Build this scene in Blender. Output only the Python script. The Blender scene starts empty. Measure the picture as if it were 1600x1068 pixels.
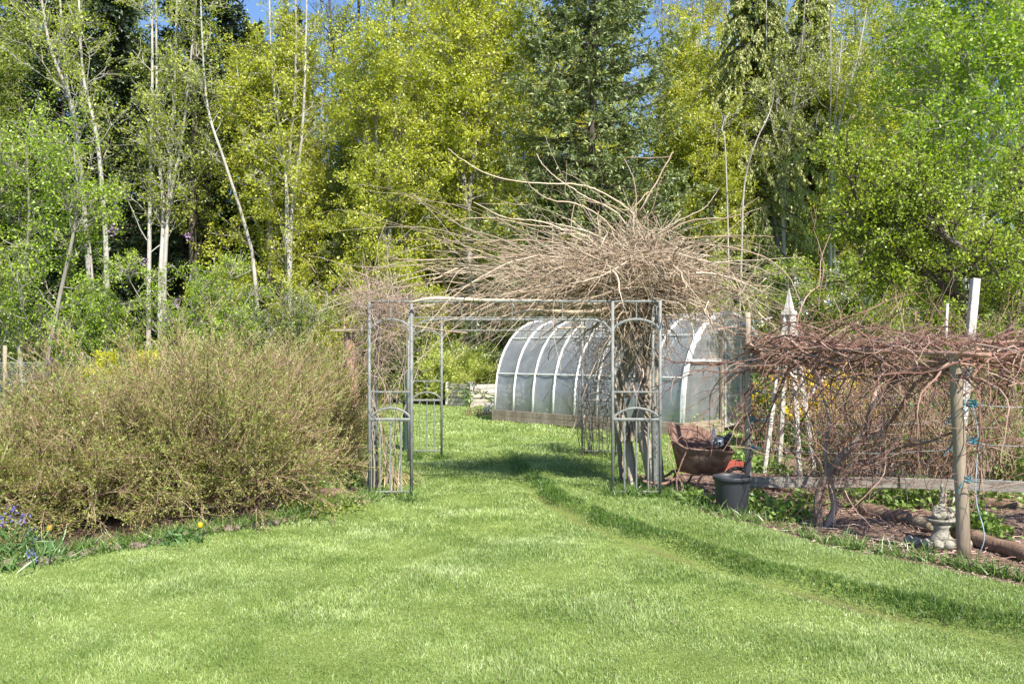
import bpy, bmesh, math, random
import numpy as np
from mathutils import Vector, Matrix
C = bpy.context.scene.collection
random.seed(7)
R = np.random.default_rng(11)
rad = math.radians
F = 1300.0; HZ = 555.0; EYE = 1.6

# ---------------------------------------------------------------- camera, sky, sun, exposure
cam = bpy.data.cameras.new('camera'); co = bpy.data.objects.new('camera', cam); C.objects.link(co)
co.location = (0, 0, EYE); co.rotation_euler = (rad(90), 0, 0)
cam.sensor_width = 36; cam.lens = 36*F/1600; cam.shift_y = (HZ-534)/1600
cam.clip_start = .05; cam.clip_end = 1500
bpy.context.scene.camera = co
SUN_ELEV = 47; SUN_AZ = 152      # azimuth clockwise from +Y
w = bpy.data.worlds.new('World'); bpy.context.scene.world = w; w.use_nodes = True
wn = w.node_tree.nodes; bg = wn['Background']
sky = wn.new('ShaderNodeTexSky'); sky.sky_type = 'NISHITA'; sky.sun_disc = False
sky.sun_elevation = rad(SUN_ELEV); sky.sun_rotation = rad(SUN_AZ); sky.ozone_density = 5; sky.air_density = .8; sky.dust_density = .2
w.node_tree.links.new(sky.outputs[0], bg.inputs[0]); bg.inputs[1].default_value = .125
sl = bpy.data.lights.new('sun', 'SUN'); sl.energy = 5; sl.angle = rad(.6); sl.color = (1, .95, .86)
so = bpy.data.objects.new('sun', sl); C.objects.link(so)
sdir = Vector((math.sin(rad(SUN_AZ))*math.cos(rad(SUN_ELEV)), math.cos(rad(SUN_AZ))*math.cos(rad(SUN_ELEV)), math.sin(rad(SUN_ELEV))))
so.rotation_euler = sdir.to_track_quat('Z', 'Y').to_euler(); so.location = (5, -8, 12)
vs = bpy.context.scene.view_settings; vs.view_transform = 'Standard'; vs.look = 'None'; vs.exposure = 1.0; vs.gamma = 1

# ---------------------------------------------------------------- helpers
def at(px, py, D): return np.array(((px-800)/F*D, D, EYE+(HZ-py)/F*D))
def gd(px, py):
    D = F*EYE/(py-HZ); return np.array(((px-800)/F*D, D, 0.))

def norm(a): return a/np.maximum(np.linalg.norm(a, axis=-1, keepdims=True), 1e-9)
def smooth(a, b, x):
    t = np.clip((x-a)/(b-a), 0, 1); return t*t*(3-2*t)

# lawn lip: a low bank of lush grass running from near right to the arch
LIP = np.array([gd(*p)[:2] for p in [(735,672),(775,705),(815,745),(850,780),(920,818),(1000,850),(1200,908),(1400,955),(1600,1002),(1850,1060),(2300,1150)]])
def lip_sd(x, y):
    x = np.asarray(x, float); y = np.asarray(y, float)
    best = np.full(x.shape, 1e9); sgn = np.ones(x.shape)
    for a, b in zip(LIP[:-1], LIP[1:]):
        d = b-a; L2 = d@d
        t = np.clip(((x-a[0])*d[0]+(y-a[1])*d[1])/L2, 0, 1)
        qx = a[0]+t*d[0]; qy = a[1]+t*d[1]
        dist = np.hypot(x-qx, y-qy)
        s = np.sign(d[0]*(y-a[1])-d[1]*(x-a[0]))
        m = dist < best; best = np.where(m, dist, best); sgn = np.where(m, s, sgn)
    return best*sgn       # positive: uphill (right and far) side
def height(x, y):
    x = np.asarray(x, float); y = np.asarray(y, float)
    h = .018*np.sin(x*1.3+.4)*np.cos(y*.9)+.012*np.sin(x*2.9+y*2.1)+.01*np.sin(y*4.1-x*1.7)
    sd = lip_sd(x, y)
    fade = np.clip((15-y)/5, 0, 1)
    h = h+fade*(.075*smooth(-.02, .22, sd)*(1-smooth(.6, 2.2, sd))-.02*np.exp(-((sd+.06)/.07)**2))
    return h*np.clip((40-y)/20, 0, 1)*np.clip((16-np.abs(x))/6, 0, 1)
def hz(x, y): return float(height(np.array([x]), np.array([y]))[0])

def tag(o, label=None, cat=None, group=None, kind=None):
    if label: o['label'] = label
    if cat: o['category'] = cat
    if group: o['group'] = group
    if kind: o['kind'] = kind
    return o
def empty(name, loc, label, cat, group=None, rz=0):
    o = bpy.data.objects.new(name, None); C.objects.link(o); o.empty_display_size = .1
    o.location = [float(v) for v in loc]; o.rotation_euler = (0, 0, rz)
    return tag(o, label, cat, group)
def copy_tree(o, parent=None):
    c = o.copy(); C.objects.link(c); c.parent = parent
    for ch in list(o.children): copy_tree(ch, c)
    return c

class G:
    """collects vertices, faces and one random value per face; links as one mesh"""
    def __init__(s): s.V = []; s.L = []; s.N = []; s.A = []; s.n = 0
    def add(s, V, Fc, a=None):
        V = np.asarray(V, float).reshape(-1, 3); Fc = np.asarray(Fc, int)
        if len(Fc) == 0: return s
        s.V.append(V); s.L.append((Fc+s.n).ravel()); s.N.append(np.full(len(Fc), Fc.shape[1]))
        if a is None: a = R.random(len(Fc))
        s.A.append(np.broadcast_to(np.asarray(a, float), (len(Fc),))); s.n += len(V); return s
    def build(s, name, mat, parent=None, smoothf=False, origin=None):
        V = np.concatenate(s.V); L = np.concatenate(s.L); N = np.concatenate(s.N); A = np.concatenate(s.A)
        if origin is not None: V = V-np.asarray(origin)
        me = bpy.data.meshes.new(name)
        me.vertices.add(len(V)); me.vertices.foreach_set('co', V.astype(np.float32).ravel())
        me.loops.add(len(L)); me.loops.foreach_set('vertex_index', L.astype(np.int32))
        me.polygons.add(len(N)); st = np.concatenate(([0], np.cumsum(N)[:-1]))
        me.polygons.foreach_set('loop_start', st.astype(np.int32))
        me.polygons.foreach_set('loop_total', N.astype(np.int32))
        me.polygons.foreach_set('use_smooth', np.full(len(N), smoothf))
        at_ = me.attributes.new('rnd', 'FLOAT', 'FACE'); at_.data.foreach_set('value', A.astype(np.float32))
        me.update(calc_edges=True); me.validate()
        me.materials.append(mat)
        o = bpy.data.objects.new(name, me); C.objects.link(o)
        if parent is not None: o.parent = parent
        if origin is not None and parent is None: o.location = [float(v) for v in origin]
        return o
    # ---- shapes
    def tubes(s, P, Rr, sides=5, a=None, cap=False):
        P = np.asarray(P, float); M, N, _ = P.shape
        Rr = np.broadcast_to(np.asarray(Rr, float), (M, N))
        T = norm(np.gradient(P, axis=1))
        ref = norm(np.array([.31, .17, .93]))*np.ones((M, 1, 3))
        alt = np.array([.95, .2, .1])
        use = np.abs((T*ref).sum(-1)).max(axis=1) > .93
        ref = np.where(use[:, None, None], alt, ref)
        X = norm(np.cross(T, ref)); Y = np.cross(T, X)
        ang = np.arange(sides)/sides*2*np.pi
        V = P[:, :, None, :]+Rr[:, :, None, None]*(np.cos(ang)[:, None]*X[:, :, None, :]+np.sin(ang)[:, None]*Y[:, :, None, :])
        idx = np.arange(M*N*sides).reshape(M, N, sides)
        a0 = idx[:, :-1, :]; b0 = np.roll(idx, -1, axis=2)[:, :-1, :]; a1 = idx[:, 1:, :]; b1 = np.roll(idx, -1, axis=2)[:, 1:, :]
        Q = np.stack([a0, b0, b1, a1], -1).reshape(-1, 4)
        if a is None: a = np.repeat(R.random(M), (N-1)*sides)
        s.add(V.reshape(-1, 3), Q, a)
        if cap:
            b = s.n-len(V.reshape(-1, 3))
            for m in range(M):
                for n_, rev in ((0, True), (N-1, False)):
                    ring = (m*N+n_)*sides+np.arange(sides)+b
                    if rev: ring = ring[::-1]
                    s.L.append(ring); s.N.append(np.array([sides])); s.A.append(np.array([.5]))
        return s
    def tube(s, pts, r, sides=8, cap=True, res=0, a=None):
        pts = np.asarray(pts, float); r = np.broadcast_to(np.asarray(r, float), (len(pts),))
        if res: pts, r = spline(pts, r, res)
        return s.tubes(pts[None], r[None], sides, a, cap)
    def box(s, c, size, rz=0, M=None, a=None):
        c = np.asarray(c, float); h = np.asarray(size, float)/2
        v = np.array([[x, y, z] for x in (-1, 1) for y in (-1, 1) for z in (-1, 1)], float)*h
        if rz: cs, sn = math.cos(rz), math.sin(rz); v = v@np.array([[cs, sn, 0], [-sn, cs, 0], [0, 0, 1]])
        if M is not None: v = v@np.array(M.to_3x3()).T
        return s.add(v+c, [[0,1,3,2],[4,6,7,5],[0,4,5,1],[2,3,7,6],[0,2,6,4],[1,5,7,3]], R.random() if a is None else a)
    def beam(s, p, q, w_, d_, up=(0,0,1), a=None):
        p = np.asarray(p, float); q = np.asarray(q, float); t = norm(q-p); up = np.asarray(up, float)
        x = norm(np.cross(t, up)); y = np.cross(x, t)
        bv = .06*min(w_, d_)
        ring = [(-w_/2+bv, -d_/2), (w_/2-bv, -d_/2), (w_/2, -d_/2+bv), (w_/2, d_/2-bv), (w_/2-bv, d_/2), (-w_/2+bv, d_/2), (-w_/2, d_/2-bv), (-w_/2, -d_/2+bv)]
        V = [p+i*x+j*y for i, j in ring]+[q+i*x+j*y for i, j in ring]
        n = 8; rr = R.random() if a is None else a
        b = s.n
        s.add(V, [[i, (i+1) % n, n+(i+1) % n, n+i] for i in range(n)], rr)
        s.L.append(np.arange(n)[::-1]+b); s.N.append(np.array([n])); s.A.append(np.array([rr]))
        s.L.append(np.arange(n)+n+b); s.N.append(np.array([n])); s.A.append(np.array([rr]))
        return s
    def lathe(s, prof, c=(0,0,0), sides=32, sx=1, sy=1, a=None):
        ang = np.arange(sides)/sides*2*np.pi
        V = np.array([[r*math.cos(t)*sx+c[0], r*math.sin(t)*sy+c[1], z+c[2]] for r, z in prof for t in ang])
        idx = np.arange(len(prof)*sides).reshape(len(prof), sides)
        Q = np.stack([idx[:-1], np.roll(idx, -1, 1)[:-1], np.roll(idx, -1, 1)[1:], idx[1:]], -1).reshape(-1, 4)
        return s.add(V, Q, a)
    def leaves(s, P, size, aspect=.5, up=.3, a=None, axis=None, droop=0):
        P = np.asarray(P, float).reshape(-1, 3); M = len(P)
        size = np.broadcast_to(np.asarray(size, float), (M,))*(.65+.7*R.random(M))
        ax = R.normal(size=(M, 3)) if axis is None else np.asarray(axis)+.35*R.normal(size=(M, 3))
        ax = ax+np.array([0, 0, -droop]); ax = norm(ax)
        nn = R.normal(size=(M, 3))+np.array([0, 0, up*2]); wv = norm(np.cross(ax, nn)); nv = np.cross(wv, ax)
        l = size[:, None]; tip = P+ax*l; mid = P+ax*l*.45-nv*l*.08
        V = np.stack([P, mid+wv*l*aspect*.5, tip, mid-wv*l*aspect*.5], 1)
        # a shallow fold keeps each leaf from being one flat card
        V[:, 2] -= nv*l*.12
        Q = np.arange(M*4).reshape(M, 4)
        return s.add(V.reshape(-1, 3), Q, a)
    def blob(s, c, r, noise=.12, seg=14, rings=9, a=None):
        c = np.asarray(c, float); r = np.broadcast_to(np.asarray(r, float), (3,))
        th = np.linspace(0, np.pi, rings); ph = np.arange(seg)/seg*2*np.pi
        u = R.random(6)*6.28
        V = []
        for t in th:
            for p in ph:
                d = np.array([math.sin(t)*math.cos(p), math.sin(t)*math.sin(p), math.cos(t)])
                k = 1+noise*(math.sin(3*d[0]+u[0])*math.cos(2.6*d[1]+u[1])+.6*math.sin(5*d[2]+u[2]+4*d[0])*math.cos(4.3*d[1]+u[3]))
                V.append(c+d*r*k)
        idx = np.arange(rings*seg).reshape(rings, seg)
        Q = np.stack([idx[:-1], idx[1:], np.roll(idx, -1, 1)[1:], np.roll(idx, -1, 1)[:-1]], -1).reshape(-1, 4)
        return s.add(V, Q, a)

def spline(pts, r, res):
    pts = np.asarray(pts, float); n = len(pts)
    P = np.vstack([2*pts[0]-pts[1], pts, 2*pts[-1]-pts[-2]]); out = []; ro = []
    for i in range(n-1):
        p0, p1, p2, p3 = P[i:i+4]
        for k in range(res):
            t = k/res
            out.append(.5*((2*p1)+(-p0+p2)*t+(2*p0-5*p1+4*p2-p3)*t*t+(-p0+3*p1-3*p2+p3)*t**3)); ro.append(r[i]*(1-t)+r[i+1]*t)
    out.append(pts[-1]); ro.append(r[-1])
    return np.array(out), np.array(ro)

def grow(P0, D0, L, n, wander=.15, up=0., curl=None):
    P0 = np.asarray(P0, float); M = len(P0); d = norm(np.asarray(D0, float)); L = np.broadcast_to(np.asarray(L, float), (M,))
    out = [P0]; p = P0; upv = np.asarray(up, float); upv = upv[:, None] if upv.ndim else upv
    for k in range(n):
        d = norm(d+wander*R.normal(size=(M, 3))+upv*np.array([0, 0, 1.])/n)
        p = p+d*(L/n)[:, None]; out.append(p)
    return np.stack(out, 1)
def along(P, k, t0=0., t1=1.):
    M, N, _ = P.shape
    t = t0+(t1-t0)*R.random((M, k)); f = t*(N-1); i = np.minimum(f.astype(int), N-2); u = (f-i)[..., None]
    m = np.arange(M)[:, None]
    q = P[m, i]*(1-u)+P[m, i+1]*u; T = norm(P[m, i+1]-P[m, i])
    return q.reshape(-1, 3), T.reshape(-1, 3), t.ravel()
def side(T, ang, flat=0.):
    rv = R.normal(size=T.shape); rv[:, 2] *= (1-flat); x = norm(rv-(rv*T).sum(-1, keepdims=True)*T)
    a = np.broadcast_to(np.asarray(ang, float), (len(T),))[:, None]
    return norm(T*np.cos(a)+x*np.sin(a))
def taper(M, N, r0, r1):
    t = np.linspace(0, 1, N); r0 = np.broadcast_to(np.asarray(r0, float), (M,))[:, None]; r1 = np.broadcast_to(np.asarray(r1, float), (M,))[:, None]
    return r0*(1-t)+r1*t

# ---------------------------------------------------------------- materials
def newmat(name):
    m = bpy.data.materials.new(name); m.use_nodes = True; nt = m.node_tree; nt.nodes.clear()
    out = nt.nodes.new('ShaderNodeOutputMaterial'); return m, nt, out
def ramp(nt, cols, fac):
    r = nt.nodes.new('ShaderNodeValToRGB'); e = r.color_ramp.elements
    while len(e) < len(cols): e.new(.5)
    for i, c in enumerate(cols): e[i].position = i/max(1, len(cols)-1); e[i].color = (*c, 1)
    nt.links.new(fac, r.inputs[0]); return r.outputs[0]
def noise(nt, scale, detail=4, rough=.55, vec=None, stretch=None):
    n = nt.nodes.new('ShaderNodeTexNoise'); n.inputs['Scale'].default_value = scale; n.inputs['Detail'].default_value = detail; n.inputs['Roughness'].default_value = rough
    tc = nt.nodes.new('ShaderNodeTexCoord'); src = tc.outputs['Object']
    if stretch:
        mp = nt.nodes.new('ShaderNodeMapping'); mp.inputs['Scale'].default_value = stretch; nt.links.new(src, mp.inputs[0]); src = mp.outputs[0]
    nt.links.new(src, n.inputs['Vector']); return n.outputs['Fac']
def math_(nt, op, a, b, clamp=False):
    n = nt.nodes.new('ShaderNodeMath'); n.operation = op; n.use_clamp = clamp
    for i, v in enumerate((a, b)):
        if isinstance(v, (int, float)): n.inputs[i].default_value = v
        else: nt.links.new(v, n.inputs[i])
    return n.outputs[0]
def attr(nt, name='rnd'):
    n = nt.nodes.new('ShaderNodeAttribute'); n.attribute_name = name; return n.outputs['Fac']
def leafmat(name, cols, trans=.35, nscale=.5, namt=.5, gloss=.04, tint=(1.15, 1.25, .6)):
    m, nt, out = newmat(name)
    f = math_(nt, 'ADD', math_(nt, 'MULTIPLY', attr(nt), 1-namt), math_(nt, 'MULTIPLY', math_(nt, 'MULTIPLY_ADD', noise(nt, nscale, 3), 2.2), namt) , True)
    c = ramp(nt, cols, f)
    d = nt.nodes.new('ShaderNodeBsdfDiffuse'); nt.links.new(c, d.inputs[0])
    t = nt.nodes.new('ShaderNodeBsdfTranslucent')
    mx = nt.nodes.new('ShaderNodeMix'); mx.data_type = 'RGBA'; mx.blend_type = 'MULTIPLY'; mx.inputs[0].default_value = 1
    nt.links.new(c, mx.inputs[6]); mx.inputs[7].default_value = (*tint, 1); nt.links.new(mx.outputs[2], t.inputs[0])
    ms = nt.nodes.new('ShaderNodeMixShader'); ms.inputs[0].default_value = trans
    nt.links.new(d.outputs[0], ms.inputs[1]); nt.links.new(t.outputs[0], ms.inputs[2])
    g = nt.nodes.new('ShaderNodeBsdfGlossy'); g.inputs['Roughness'].default_value = .45; g.inputs[0].default_value = (.9, .95, .9, 1)
    m2 = nt.nodes.new('ShaderNodeMixShader'); m2.inputs[0].default_value = gloss
    nt.links.new(ms.outputs[0], m2.inputs[1]); nt.links.new(g.outputs[0], m2.inputs[2]); nt.links.new(m2.outputs[0], out.inputs[0])
    return m
_ma = math_
def math_(nt, op, a, b, clamp=False):
    if op == 'MULTIPLY_ADD':        # noise stretched about its middle
        n = nt.nodes.new('ShaderNodeMath'); n.operation = 'MULTIPLY_ADD'; n.use_clamp = True
        nt.links.new(a, n.inputs[0]); n.inputs[1].default_value = b; n.inputs[2].default_value = .5-b*.5; return n.outputs[0]
    return _ma(nt, op, a, b, clamp)
def solid(name, cols, scale=6, rough=.85, stretch=None, bump=.4, bscale=None, metal=0., rndmix=.35, bdist=.02, spec=.3):
    m, nt, out = newmat(name); b = nt.nodes.new('ShaderNodeBsdfPrincipled')
    n1 = noise(nt, scale, 6, .65, stretch=stretch)
    f = math_(nt, 'ADD', math_(nt, 'MULTIPLY', attr(nt), rndmix), math_(nt, 'MULTIPLY', math_(nt, 'MULTIPLY_ADD', n1, 2.4), 1-rndmix), True)
    nt.links.new(ramp(nt, cols, f), b.inputs['Base Color'])
    b.inputs['Roughness'].default_value = rough; b.inputs['Metallic'].default_value = metal; b.inputs['Specular IOR Level'].default_value = spec
    bp = nt.nodes.new('ShaderNodeBump'); bp.inputs['Strength'].default_value = bump; bp.inputs['Distance'].default_value = bdist
    nt.links.new(noise(nt, bscale or scale*4, 5, .6, stretch=stretch), bp.inputs['Height']); nt.links.new(bp.outputs[0], b.inputs['Normal'])
    nt.links.new(b.outputs[0], out.inputs[0]); return m

M = {}
M['maple'] = leafmat('spring maple leaf', [(.14,.18,.02),(.38,.41,.035),(.56,.56,.06),(.68,.63,.12)], .5)
M['maple2'] = leafmat('golden maple leaf', [(.34,.33,.02),(.62,.56,.035),(.75,.66,.07)], .5)
M['green'] = leafmat('bright green leaf', [(.09,.15,.01),(.25,.37,.025),(.39,.50,.04),(.52,.60,.10)], .45)
M['plum'] = leafmat('orchard leaf', [(.10,.15,.012),(.25,.34,.025),(.38,.46,.035),(.50,.54,.09)], .45)
M['midgreen'] = leafmat('mixed green leaf', [(.04,.07,.012),(.15,.20,.025),(.27,.33,.04),(.40,.43,.10)], .4)
M['olive'] = leafmat('budding alder leaf', [(.15,.19,.02),(.36,.41,.045),(.55,.57,.10)], .45)
M['fir'] = leafmat('fir needle', [(.05,.08,.032),(.135,.175,.065),(.27,.31,.11),(.46,.46,.19)], .25, .7, .4)
M['cedar'] = leafmat('cedar spray', [(.14,.17,.04),(.32,.36,.09),(.48,.49,.17),(.58,.56,.26)], .35, .6, .4)
M['darkcon'] = leafmat('dark conifer', [(.015,.028,.014),(.04,.065,.022),(.09,.12,.04)], .15, .4, .4)
M['shrubleaf'] = leafmat('spirea leaf', [(.29,.18,.10),(.28,.26,.08),(.34,.40,.08),(.50,.56,.15)], .4, 1.9, .6)
M['mound'] = leafmat('ivy mound leaf', [(.36,.45,.08),(.60,.66,.16),(.78,.78,.34)], .4, 2, .2)
M['grass'] = None
M['bark'] = solid('grey bark', [(.10,.085,.07),(.24,.21,.18),(.42,.39,.35)], 3, .9, (1,1,.25), .6)
M['palebark'] = solid('pale birch bark', [(.12,.105,.09),(.33,.30,.26),(.54,.51,.46)], 2.2, .85, (1,1,.5), .5)
M['darkbark'] = solid('dark bark', [(.035,.028,.022),(.09,.07,.055),(.17,.14,.11)], 4, .9, (1,1,.3), .6)
M['vine'] = solid('wisteria stem', [(.17,.11,.07),(.44,.33,.23),(.66,.55,.42)], 4, .8, None, .3, rndmix=.65)
M['vinetrunk'] = solid('wisteria trunk bark', [(.13,.10,.075),(.31,.25,.19),(.50,.43,.34)], 12, .9, (1,1,.2), .7, bdist=.03)
M['redcane'] = solid('reddish vine cane', [(.09,.045,.032),(.26,.135,.10),(.56,.41,.32)], 4, .8, None, .3, rndmix=.65)
M['pinkcane'] = solid('pinkish dry stem', [(.18,.12,.09),(.40,.28,.22),(.58,.46,.38)], 4, .8, None, .3, rndmix=.75)
M['cane'] = solid('dry cane', [(.16,.10,.06),(.36,.25,.15),(.54,.42,.28)], 4, .8, None, .3, rndmix=.75)
M['twig'] = solid('shrub twig', [(.12,.07,.045),(.29,.185,.115),(.48,.36,.25)], 4, .85, None, .3, rndmix=.75)
M['steel'] = solid('grey green painted steel', [(.13,.135,.125),(.20,.205,.19),(.27,.27,.25)], 14, .6, None, .15, metal=.0, rndmix=.1, spec=.5)
M['rust'] = solid('rusty steel', [(.08,.045,.035),(.21,.12,.09),(.34,.23,.18)], 9, .85, None, .5, rndmix=.05)
M['darkmetal'] = solid('dark old metal', [(.02,.02,.02),(.05,.04,.04)], 9, .7, None, .3)
M['wood'] = solid('weathered timber', [(.15,.115,.075),(.30,.24,.175),(.45,.38,.30)], 5, .9, (1,1,.15), .5, rndmix=.35)
M['rail'] = solid('weathered rail', [(.10,.085,.065),(.22,.195,.16),(.34,.31,.27)], 9, .9, (.12,1,1), .5, rndmix=.25)
M['paleboard'] = solid('silvered board', [(.26,.23,.19),(.48,.44,.38),(.68,.64,.57)], 6, .9, (.3,.3,1), .4, rndmix=.4)
M['white'] = solid('white paint flaking', [(.58,.56,.51),(.72,.70,.66),(.80,.79,.76)], 8, .7, None, .3, rndmix=.15)
M['cream'] = solid('cream painted timber', [(.30,.27,.21),(.55,.52,.45),(.68,.65,.58)], 9, .8, (1,1,.3), .4, rndmix=.2)
M['grapebark'] = solid('stringy grapevine bark', [(.13,.085,.065),(.30,.215,.17),(.48,.38,.32)], 14, .95, (1,1,.2), .9, bdist=.03)
M['brownlog'] = solid('rotten log', [(.09,.055,.035),(.22,.14,.095),(.36,.25,.17)], 7, .95, (.2,1,1), .8)
M['redbark'] = solid('reddish stump', [(.16,.08,.055),(.34,.2,.145),(.48,.32,.24)], 8, .95, (1,1,.2), .7)
M['stone'] = solid('edging stone', [(.10,.07,.055),(.22,.165,.13),(.33,.27,.22)], 14, .95, None, .6)
M['concrete'] = solid('mossy concrete', [(.13,.12,.09),(.30,.28,.22),(.46,.43,.36)], 22, .95, None, .6)
M['pot'] = solid('black plastic', [(.028,.03,.034),(.045,.048,.053)], 5, .5, None, .1, spec=.4)
M['rubber'] = solid('rubber', [(.02,.02,.02),(.04,.04,.04)], 5, .8)
M['soil'] = solid('potting soil', [(.06,.04,.025),(.16,.10,.06)], 30, 1)
M['red'] = solid('red board', [(.28,.06,.04),(.42,.11,.075)], 9, .8, None, .3)
M['twine'] = solid('teal twine', [(.02,.13,.17),(.05,.25,.32)], 9, .6)
M['paletwine'] = solid('faded twine', [(.22,.30,.36),(.40,.47,.52)], 9, .7)
M['wire'] = solid('galvanised wire', [(.22,.24,.25),(.35,.37,.38)], 9, .5, metal=.4)
M['green_post'] = solid('dark green post', [(.02,.04,.032),(.035,.065,.05)], 5, .6)
M['flower_yellow'] = leafmat('yellow petal', [(.65,.42,.01),(.80,.62,.02)], .3)
M['flower_orange'] = leafmat('orange petal', [(.75,.30,.01),(.80,.42,.02)], .3)
M['flower_blue'] = leafmat('bluebell petal', [(.14,.13,.42),(.26,.25,.62)], .3, tint=(1,1,1))
M['flower_white'] = leafmat('white petal', [(.6,.6,.55),(.8,.8,.76)], .3, tint=(1,1,1))
M['flower_lilac'] = leafmat('lilac petal', [(.35,.2,.38),(.5,.33,.52)], .3, tint=(1,1,1))
M['strap'] = leafmat('strap leaf', [(.16,.2,.05),(.38,.33,.15),(.6,.47,.30)], .25)
M['bulb'] = leafmat('bulb foliage', [(.05,.11,.03),(.13,.24,.07),(.25,.36,.14)], .3)
M['weed'] = leafmat('weed leaf', [(.07,.13,.02),(.20,.30,.06),(.34,.44,.14)], .3)
M['hen'] = solid('speckled feather', [(.02,.02,.025),(.03,.03,.035),(.75,.75,.72),(.8,.8,.78)], 45, .8, rndmix=0)
M['henhead'] = solid('dark feather', [(.015,.025,.035),(.035,.055,.075)], 12, .6)
M['chip'] = solid('wood chip', [(.15,.085,.06),(.34,.22,.17),(.56,.43,.34)], 12, .95, rndmix=.85)

def plastic():
    m, nt, out = newmat('clear greenhouse plastic')
    d = nt.nodes.new('ShaderNodeBsdfDiffuse'); tr = nt.nodes.new('ShaderNodeBsdfTranslucent'); tp = nt.nodes.new('ShaderNodeBsdfTransparent'); g = nt.nodes.new('ShaderNodeBsdfGlossy')
    col = ramp(nt, [(.33,.33,.35),(.60,.60,.62)], math_(nt, 'MULTIPLY_ADD', noise(nt, 2.5, 5, .6), 2.))
    nt.links.new(col, d.inputs[0]); nt.links.new(col, tr.inputs[0]); tp.inputs[0].default_value = (.93,.94,.96,1)
    g.inputs['Roughness'].default_value = .22
    a = nt.nodes.new('ShaderNodeMixShader'); a.inputs[0].default_value = .45; nt.links.new(d.outputs[0], a.inputs[1]); nt.links.new(tr.outputs[0], a.inputs[2])
    b = nt.nodes.new('ShaderNodeMixShader'); nt.links.new(tp.outputs[0], b.inputs[1]); nt.links.new(a.outputs[0], b.inputs[2])
    r2 = nt.nodes.new('ShaderNodeMapRange'); r2.inputs[1].default_value = .3; r2.inputs[2].default_value = .72; r2.inputs[3].default_value = .42; r2.inputs[4].default_value = .72
    nt.links.new(noise(nt, 1.3, 6, .7, stretch=(1,1,.6)), r2.inputs[0]); nt.links.new(r2.outputs[0], b.inputs[0])
    c = nt.nodes.new('ShaderNodeMixShader'); c.inputs[0].default_value = .09; nt.links.new(b.outputs[0], c.inputs[1]); nt.links.new(g.outputs[0], c.inputs[2])
    bp = nt.nodes.new('ShaderNodeBump'); bp.inputs['Strength'].default_value = .35; bp.inputs['Distance'].default_value = .03; nt.links.new(noise(nt, 3.5, 3, .5), bp.inputs['Height']); nt.links.new(bp.outputs[0], g.inputs['Normal'])
    nt.links.new(c.outputs[0], out.inputs[0]); return m
M['plastic'] = plastic()

def groundmat():
    m, nt, out = newmat('turf ground'); b = nt.nodes.new('ShaderNodeBsdfPrincipled')
    f = math_(nt, 'ADD', math_(nt, 'MULTIPLY', math_(nt, 'MULTIPLY_ADD', noise(nt, .8, 6, .6), 2.), .5), math_(nt, 'MULTIPLY', math_(nt, 'MULTIPLY_ADD', noise(nt, 45, 4, .7), 2.2), .5))
    mx = nt.nodes.new('ShaderNodeMix'); mx.data_type = 'RGBA'; nt.links.new(math_(nt, 'MULTIPLY', attr(nt, 'soil'), .7, True), mx.inputs[0]); mx.inputs[7].default_value = (.12, .085, .05, 1)
    nt.links.new(ramp(nt, [(.05,.07,.02),(.14,.19,.045),(.25,.31,.08),(.38,.41,.15)], f), mx.inputs[6]); nt.links.new(mx.outputs[2], b.inputs['Base Color'])
    b.inputs['Roughness'].default_value = .95; b.inputs['Specular IOR Level'].default_value = .1
    bp = nt.nodes.new('ShaderNodeBump'); bp.inputs['Strength'].default_value = .7; bp.inputs['Distance'].default_value = .03; nt.links.new(noise(nt, 60, 4, .7), bp.inputs['Height']); nt.links.new(bp.outputs[0], b.inputs['Normal'])
    nt.links.new(b.outputs[0], out.inputs[0]); return m
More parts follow.
